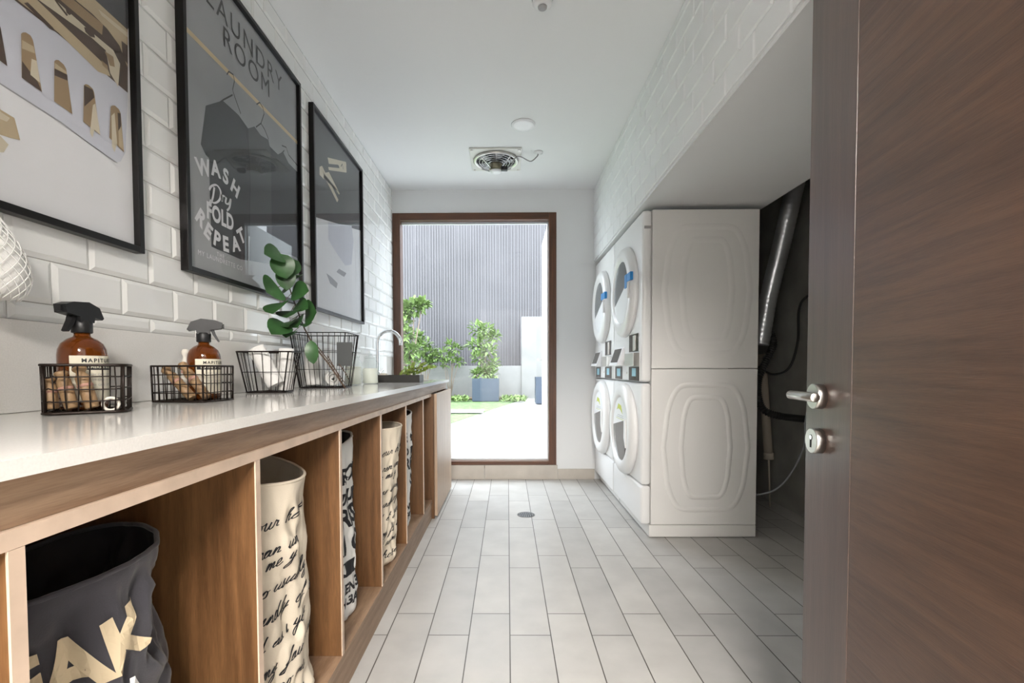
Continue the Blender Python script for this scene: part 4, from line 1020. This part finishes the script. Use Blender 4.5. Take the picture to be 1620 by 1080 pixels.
m = MB(); m.lathe([(.045, ZC - .092), (.05, ZC - .093), (.04, ZC - .104), (.02, ZC - .108)], 28, Tm); m.build('motor_cap', M_plastic_w, mt_)
m = MB(); m.box(-.045, .005, 3.66, 3.70, ZC - .115, ZC - .085, bev=.006); m.build('terminal_box', M_black, mt_)
for sx in (-.26, .09):
    for sy in (3.565, 3.915): MB().lathe([(.010, ZC - .012), (.010, ZC - .015), (.007, ZC - .017)], 12, Matrix.Translation((sx, sy, 0))).build('screw', M_steel, fan)
m = MB(); m.tube(spline([(-.005, 3.68, ZC - .10), (.03, 3.66, ZC - .085), (.07, 3.64, ZC - .03), (.11, 3.66, ZC - .022), (.18, 3.68, ZC - .045), (.225, 3.64, ZC - .03), (.235, 3.63, ZC - .012)]), .0045, 8); m.build('cable', M_grey_pl, fan)
cr = MB(); cr.lathe([(.035, ZC - .0005), (.034, ZC - .006), (.01, ZC - .012)], 24, Matrix.Translation((.237, 3.63, 0))); cr.build('cable_rose', M_plastic_w, fan)
dl = thing('ceiling_disc_light', 'round flush white ceiling disc in front of the exhaust fan', 'ceiling light', (.11, 3.22, ZC))
MB().lathe([(.080, -.0005), (.080, -.006), (.074, -.009)], 48).build('rim', M_plastic_w, dl, local=True)
MB().lathe([(.073, -.009), (.071, -.0105), (.05, -.012)], 48).build('diffuser', mat('diffuser', (.85, .85, .87), .4), dl, local=True)
sd = thing('smoke_detector', 'small white ceiling detector near the top of the picture', 'smoke detector', (.157, 2.125, ZC))
MB().lathe([(.047, -.0005), (.047, -.018), (.043, -.024)], 36).build('base', M_grey_pl, sd, local=True)
MB().lathe([(.043, -.024), (.044, -.034), (.036, -.045), (.022, -.050)], 36).build('cap', M_plastic_w, sd, local=True)
MB().lathe([(.020, -.050), (.019, -.056), (.012, -.060)], 24).build('lens', M_grey_pl, sd, local=True)
# floor drain
fdn = thing('floor_drain', 'round metal floor drain set in the tiles by the machines', 'drain', (.127, 3.29, 0))
MB().lathe([(.062, 0.0003), (.062, .003), (.055, .0035), (.054, .002)], 40, caps=False).build('rim', M_drain, fdn, local=True)
m = MB(); m.lathe([(.053, .0005), (.05, .0012)], 32); m.build('well', M_ink, fdn, local=True)
m = MB()
for k in range(7): x = -.042 + .014 * k; l = math.sqrt(max(.0004, .052 ** 2 - x * x)); m.box(x - .0035, x + .0035, -l, l, .0015, .0035)
m.build('grate', M_drain, fdn, local=True)

# ------------------------------------------------------------------ open door at the right
TH = math.radians(8); dvec = Vector((math.sin(TH), math.cos(TH), 0)); nvec = Vector((-math.cos(TH), math.sin(TH), 0))
RC = Vector((.66, 1.003, .96))        # centre of the lever rose on the door face
org = RC - dvec * .925; org.z = 0
DM = Matrix((( dvec.x, -nvec.x, 0, org.x), (dvec.y, -nvec.y, 0, org.y), (0, 0, 1, 0), (0, 0, 0, 1)))   # local x along the leaf, local y into its thickness
door = MB().box(0, .815, 0, .042, .008, 2.1, xf=DM).build('door_1', M_door_h); struct(door)
MB().box(.816, .990, -.0008, .042, .008, 2.1, bev=.0015, xf=DM).build('stile', M_door_v, door, 'vertical grain stile of the door')
hx = .925
def dlathe(prof, x, z, seg=40): return Matrix.Translation(org) @ Matrix(((dvec.x, -nvec.x, 0, 0), (dvec.y, -nvec.y, 0, 0), (0, 0, 1, 0), (0, 0, 0, 1))) @ Matrix.Translation((x, -.0008, z)) @ Matrix.Rotation(math.radians(90), 4, 'X')
hd = MB().lathe([(.0265, 0), (.0265, .0165), (.0250, .018)], 40, dlathe(None, hx, .96)).build('handle_rose', M_steel, door)
L = MB(); L.lathe([(.0095, .0175), (.0095, .032)], 24, dlathe(None, hx, .96))
def dp(x, y, z): return org + dvec * x + nvec * y + Vector((0, 0, z))
L.tube([dp(hx - .047, .034, .96), dp(hx - .0455, .034, .96), dp(hx + .063, .034, .96), dp(hx + .065, .034, .96)], .0095, 20, rs=[.0082, .0096, .0096, .0082])
L.build('lever', M_steel, hd)
es = MB().lathe([(.0265, 0), (.0265, .0165), (.0250, .018)], 40, dlathe(None, hx + .002, .866)).build('lock_escutcheon', M_steel, door)
k = MB(); k.lathe([(.0062, .0181), (.0062, .0185)], 24, dlathe(None, hx + .002, .873)); k.box(hx - .001, hx + .005, -.0194, -.0189, .852, .872, xf=DM); k.build('keyhole', M_ink, es)
k = MB(); k.lathe([(.0055, .0185), (.0045, .0191)], 24, dlathe(None, hx + .002, .8735)); k.build('cylinder_plug', M_chrome, es)

# ------------------------------------------------------------------ garden
GZ = .0
gz = .12
struct(MB().box(-9, 9, D + .135, 30, -.15, gz).build('ground_paving', M_paving))
def g(x, y): # ground point seen at a pixel
    d = FW + (x - CX) / F_PX * RT - (y - CY) / F_PX * UP; return EYE + d * ((gz - 1.02) / d.z)
WY = 14.4
lw = MB(); p0 = g(719, 668); p1 = g(838, 628); p1 = p0.lerp(p1, (WY - .76 - p0.y) / (p1.y - p0.y))
lw.prism([(-8, D + .9), (p0.x - .6, D + 1.2), (p0.x, p0.y), (p1.x, p1.y), (p1.x, WY - .75), (-8, WY - .75)], 'Z', gz, gz + .008)
tag(lw.build('lawn', M_lawn), 'green lawn beyond the window left of the pale paving', 'lawn', kind='stuff')
struct(MB().box(-9, 3.2, WY, WY + .3, gz - .05, 1.11, bev=.01).build('garden_wall', M_concrete))
bx0 = at(825, 540, WY - .02).x; struct(MB().box(bx0, 3.2, WY - .06, WY + .35, gz - .05, at(840, 501, WY).z, bev=.01).build('garden_wall_pier', M_concrete))
sl = MB(); q = g(738, 653); sl.box(q.x - .45, q.x + .35, q.y - .3, q.y + .3, gz + .026, gz + .05, bev=.005)
tag(sl.build('stepping_stone', M_paving), 'pale stepping stone lying in the lawn', 'stone')
sb = MB(); sb.box(-8, p1.x - .2, WY - .7, WY - .02, gz + .0255, gz + .05); tag(sb.build('soil_bed', M_soil), 'strip of soil along the foot of the garden wall', 'soil', kind='stuff')
# ribbed cladding
SY = 16.0; rb = MB(); rb.box(-9, 6, SY, SY + .2, gz - .1, 8.2)
x = -6
while x < 4.5:
    rb.box(x, x + .02, SY - .04, SY, gz - .1, 8.2, 1); x += .088 if int(x * 31) % 3 else .13
struct(rb.build('clad_screen_wall', [M_screen_out, mat('pale cladding rib', (.135, .13, .14), .4)]))
struct(MB().box(-9, 9, SY + .2, SY + 8, gz - .1, .2).build('rear_ground', M_paving))
def planter(px_l, px_r, py_b, py_t, label):
    a = g(px_l, py_b); b_ = g(px_r, py_b); y = (a.y + b_.y) / 2; w_ = b_.x - a.x; h = at(px_l, py_t, y).z - gz
    r = thing('square_planter', label, 'planter', ((a.x + b_.x) / 2, y + w_ / 2, gz + .026), 0, 'blue grey garden planters')
    m = MB(); m.box(-w_ / 2, w_ / 2, -w_ / 2, w_ / 2, 0, .03)
    for q in ((-w_ / 2, w_ / 2, -w_ / 2, -w_ / 2 + .04), (-w_ / 2, w_ / 2, w_ / 2 - .04, w_ / 2), (-w_ / 2, -w_ / 2 + .04, -w_ / 2 + .04, w_ / 2 - .04), (w_ / 2 - .04, w_ / 2, -w_ / 2 + .04, w_ / 2 - .04)): m.box(*q, .03, h)
    m.build('pot', M_planter, r, local=True)
    MB().box(-w_ / 2 + .04, w_ / 2 - .04, -w_ / 2 + .04, w_ / 2 - .04, .03, h - .05).build('earth', M_soil, r, local=True)
    return r, w_, h
pA, wA, hA = planter(747, 789, 636, 600, 'blue grey square planter holding a shrub in front of the garden wall')
pB, wB, hB = planter(848, 884, 640, 598, 'blue grey square planter half hidden behind the white door leaf')

def shrub(label, base, clumps, lsize, nper, seed, trunk_r=.02, cat='shrub', name='garden_shrub'):
    """clumps: (centre, radius)"""
    r = thing(name, label, cat, base, 0, 'shrubs in the garden'); rr = random.Random(seed); base = Vector(base)
    t = MB(); lf = MB()
    for (c, rad) in clumps:
        c = Vector(c); mid = base.lerp(c, .5) + Vector((rr.uniform(-.05, .05), 0, 0)); t.tube([base, mid, c], trunk_r * .5, 6, rs=[trunk_r, trunk_r * .6, trunk_r * .25])
        for k in range(nper):
            v = Vector((rr.gauss(0, 1), rr.gauss(0, 1), rr.gauss(0, 1))).normalized() * rad * rr.uniform(.35, 1); v.z *= .75
            p_ = c + v; d_ = (v.normalized() + Vector((rr.uniform(-.6, .6), rr.uniform(-.6, .6), rr.uniform(-.2, .6))))
            leaf(lf, p_, d_, Vector((rr.uniform(-.4, .4), rr.uniform(-.4, .4), 1)), lsize * rr.uniform(.7, 1.2), lsize * .45)
    t.build('trunk', M_trunk, r); lf.build('foliage', M_leaf_out, r)
def cp(x, y, Y, r): return (at(x, y, Y), r * Y / F_PX)
pa = pA.location
shrub('bushy light green shrub growing from the blue grey planter', (pa.x, pa.y, gz + hA - .03), [cp(757, 520, pa.y, 14), cp(770, 522, pa.y, 12), cp(752, 545, pa.y, 13), cp(765, 540, pa.y, 12), cp(782, 532, pa.y, 8), cp(775, 555, pa.y, 10), cp(757, 566, pa.y, 12), cp(780, 575, pa.y, 8), cp(755, 592, pa.y, 9), cp(778, 592, pa.y, 10), cp(767, 588, pa.y, 10)], .15, 75, 1)
Y2 = 13.9
shrub('small light green shrub at the foot of the cladding between the two larger ones', (at(712, 576, Y2).x, Y2, gz + .045), [cp(712, 545, Y2, 8), cp(722, 552, Y2, 7), cp(702, 560, Y2, 9), cp(716, 565, Y2, 9), cp(726, 572, Y2, 7), cp(705, 574, Y2, 8)], .13, 55, 2)
Y3 = 12.0
shrub('tall spreading light green tree at the left of the garden', (at(645, 620, Y3).x, Y3, gz + .02), [cp(640, 492, Y3, 15), cp(655, 487, Y3, 14), cp(668, 482, Y3, 8), cp(632, 510, Y3, 16), cp(640, 530, Y3, 14), cp(632, 550, Y3, 15), cp(648, 555, Y3, 12), cp(638, 575, Y3, 15), cp(622, 480, Y3, 16), cp(616, 530, Y3, 20)], .17, 130, 3, .04, 'tree', 'garden_tree')
shrub('rounded light green shrub between the tall tree and the small shrub', (at(672, 620, Y2).x, Y2, gz + .045), [cp(664, 550, Y2, 11), cp(672, 545, Y2, 11), cp(662, 532, Y2, 7), cp(680, 556, Y2, 9), cp(655, 562, Y2, 10), cp(686, 565, Y2, 7), cp(668, 568, Y2, 11), cp(682, 574, Y2, 8)], .15, 80, 4)
rr = random.Random(9); gc = MB()
for k in range(420):
    x = rr.uniform(794, 832) if k % 2 else rr.uniform(700, 740); y_ = rr.uniform(631, 637); q = g(x, y_)
    leaf(gc, Vector((q.x, q.y, gz + .03)), Vector((rr.uniform(-1, 1), rr.uniform(-1, 1), rr.uniform(.2, 1))), Vector((0, 0, 1)), .14, .06)
tag(gc.build('ground_cover', M_leaf_out), 'low leafy ground cover beside the planter along the garden wall', 'plants', kind='stuff')
# white door leaf opened outwards beyond the window
dl_ = MB(); dl_.box(.392, .435, D + .14, D + 1.06, gz + .015, 2.42, bev=.004); d2 = struct(dl_.build('door_2', M_outdoor_white))
m = MB(); m.tube([(.395, 5.33, 1.12), (.34, 5.33, 1.12), (.335, 5.31, 1.12), (.335, 5.20, 1.12)], .009, 10); m.build('handle', M_steel, d2)
m = MB(); m.box(.386, .3915, 4.55, 4.575, 1.86, 2.02); m.box(.386, .3915, 4.55, 4.575, .25, .40); m.build('hinge', M_steel, d2)
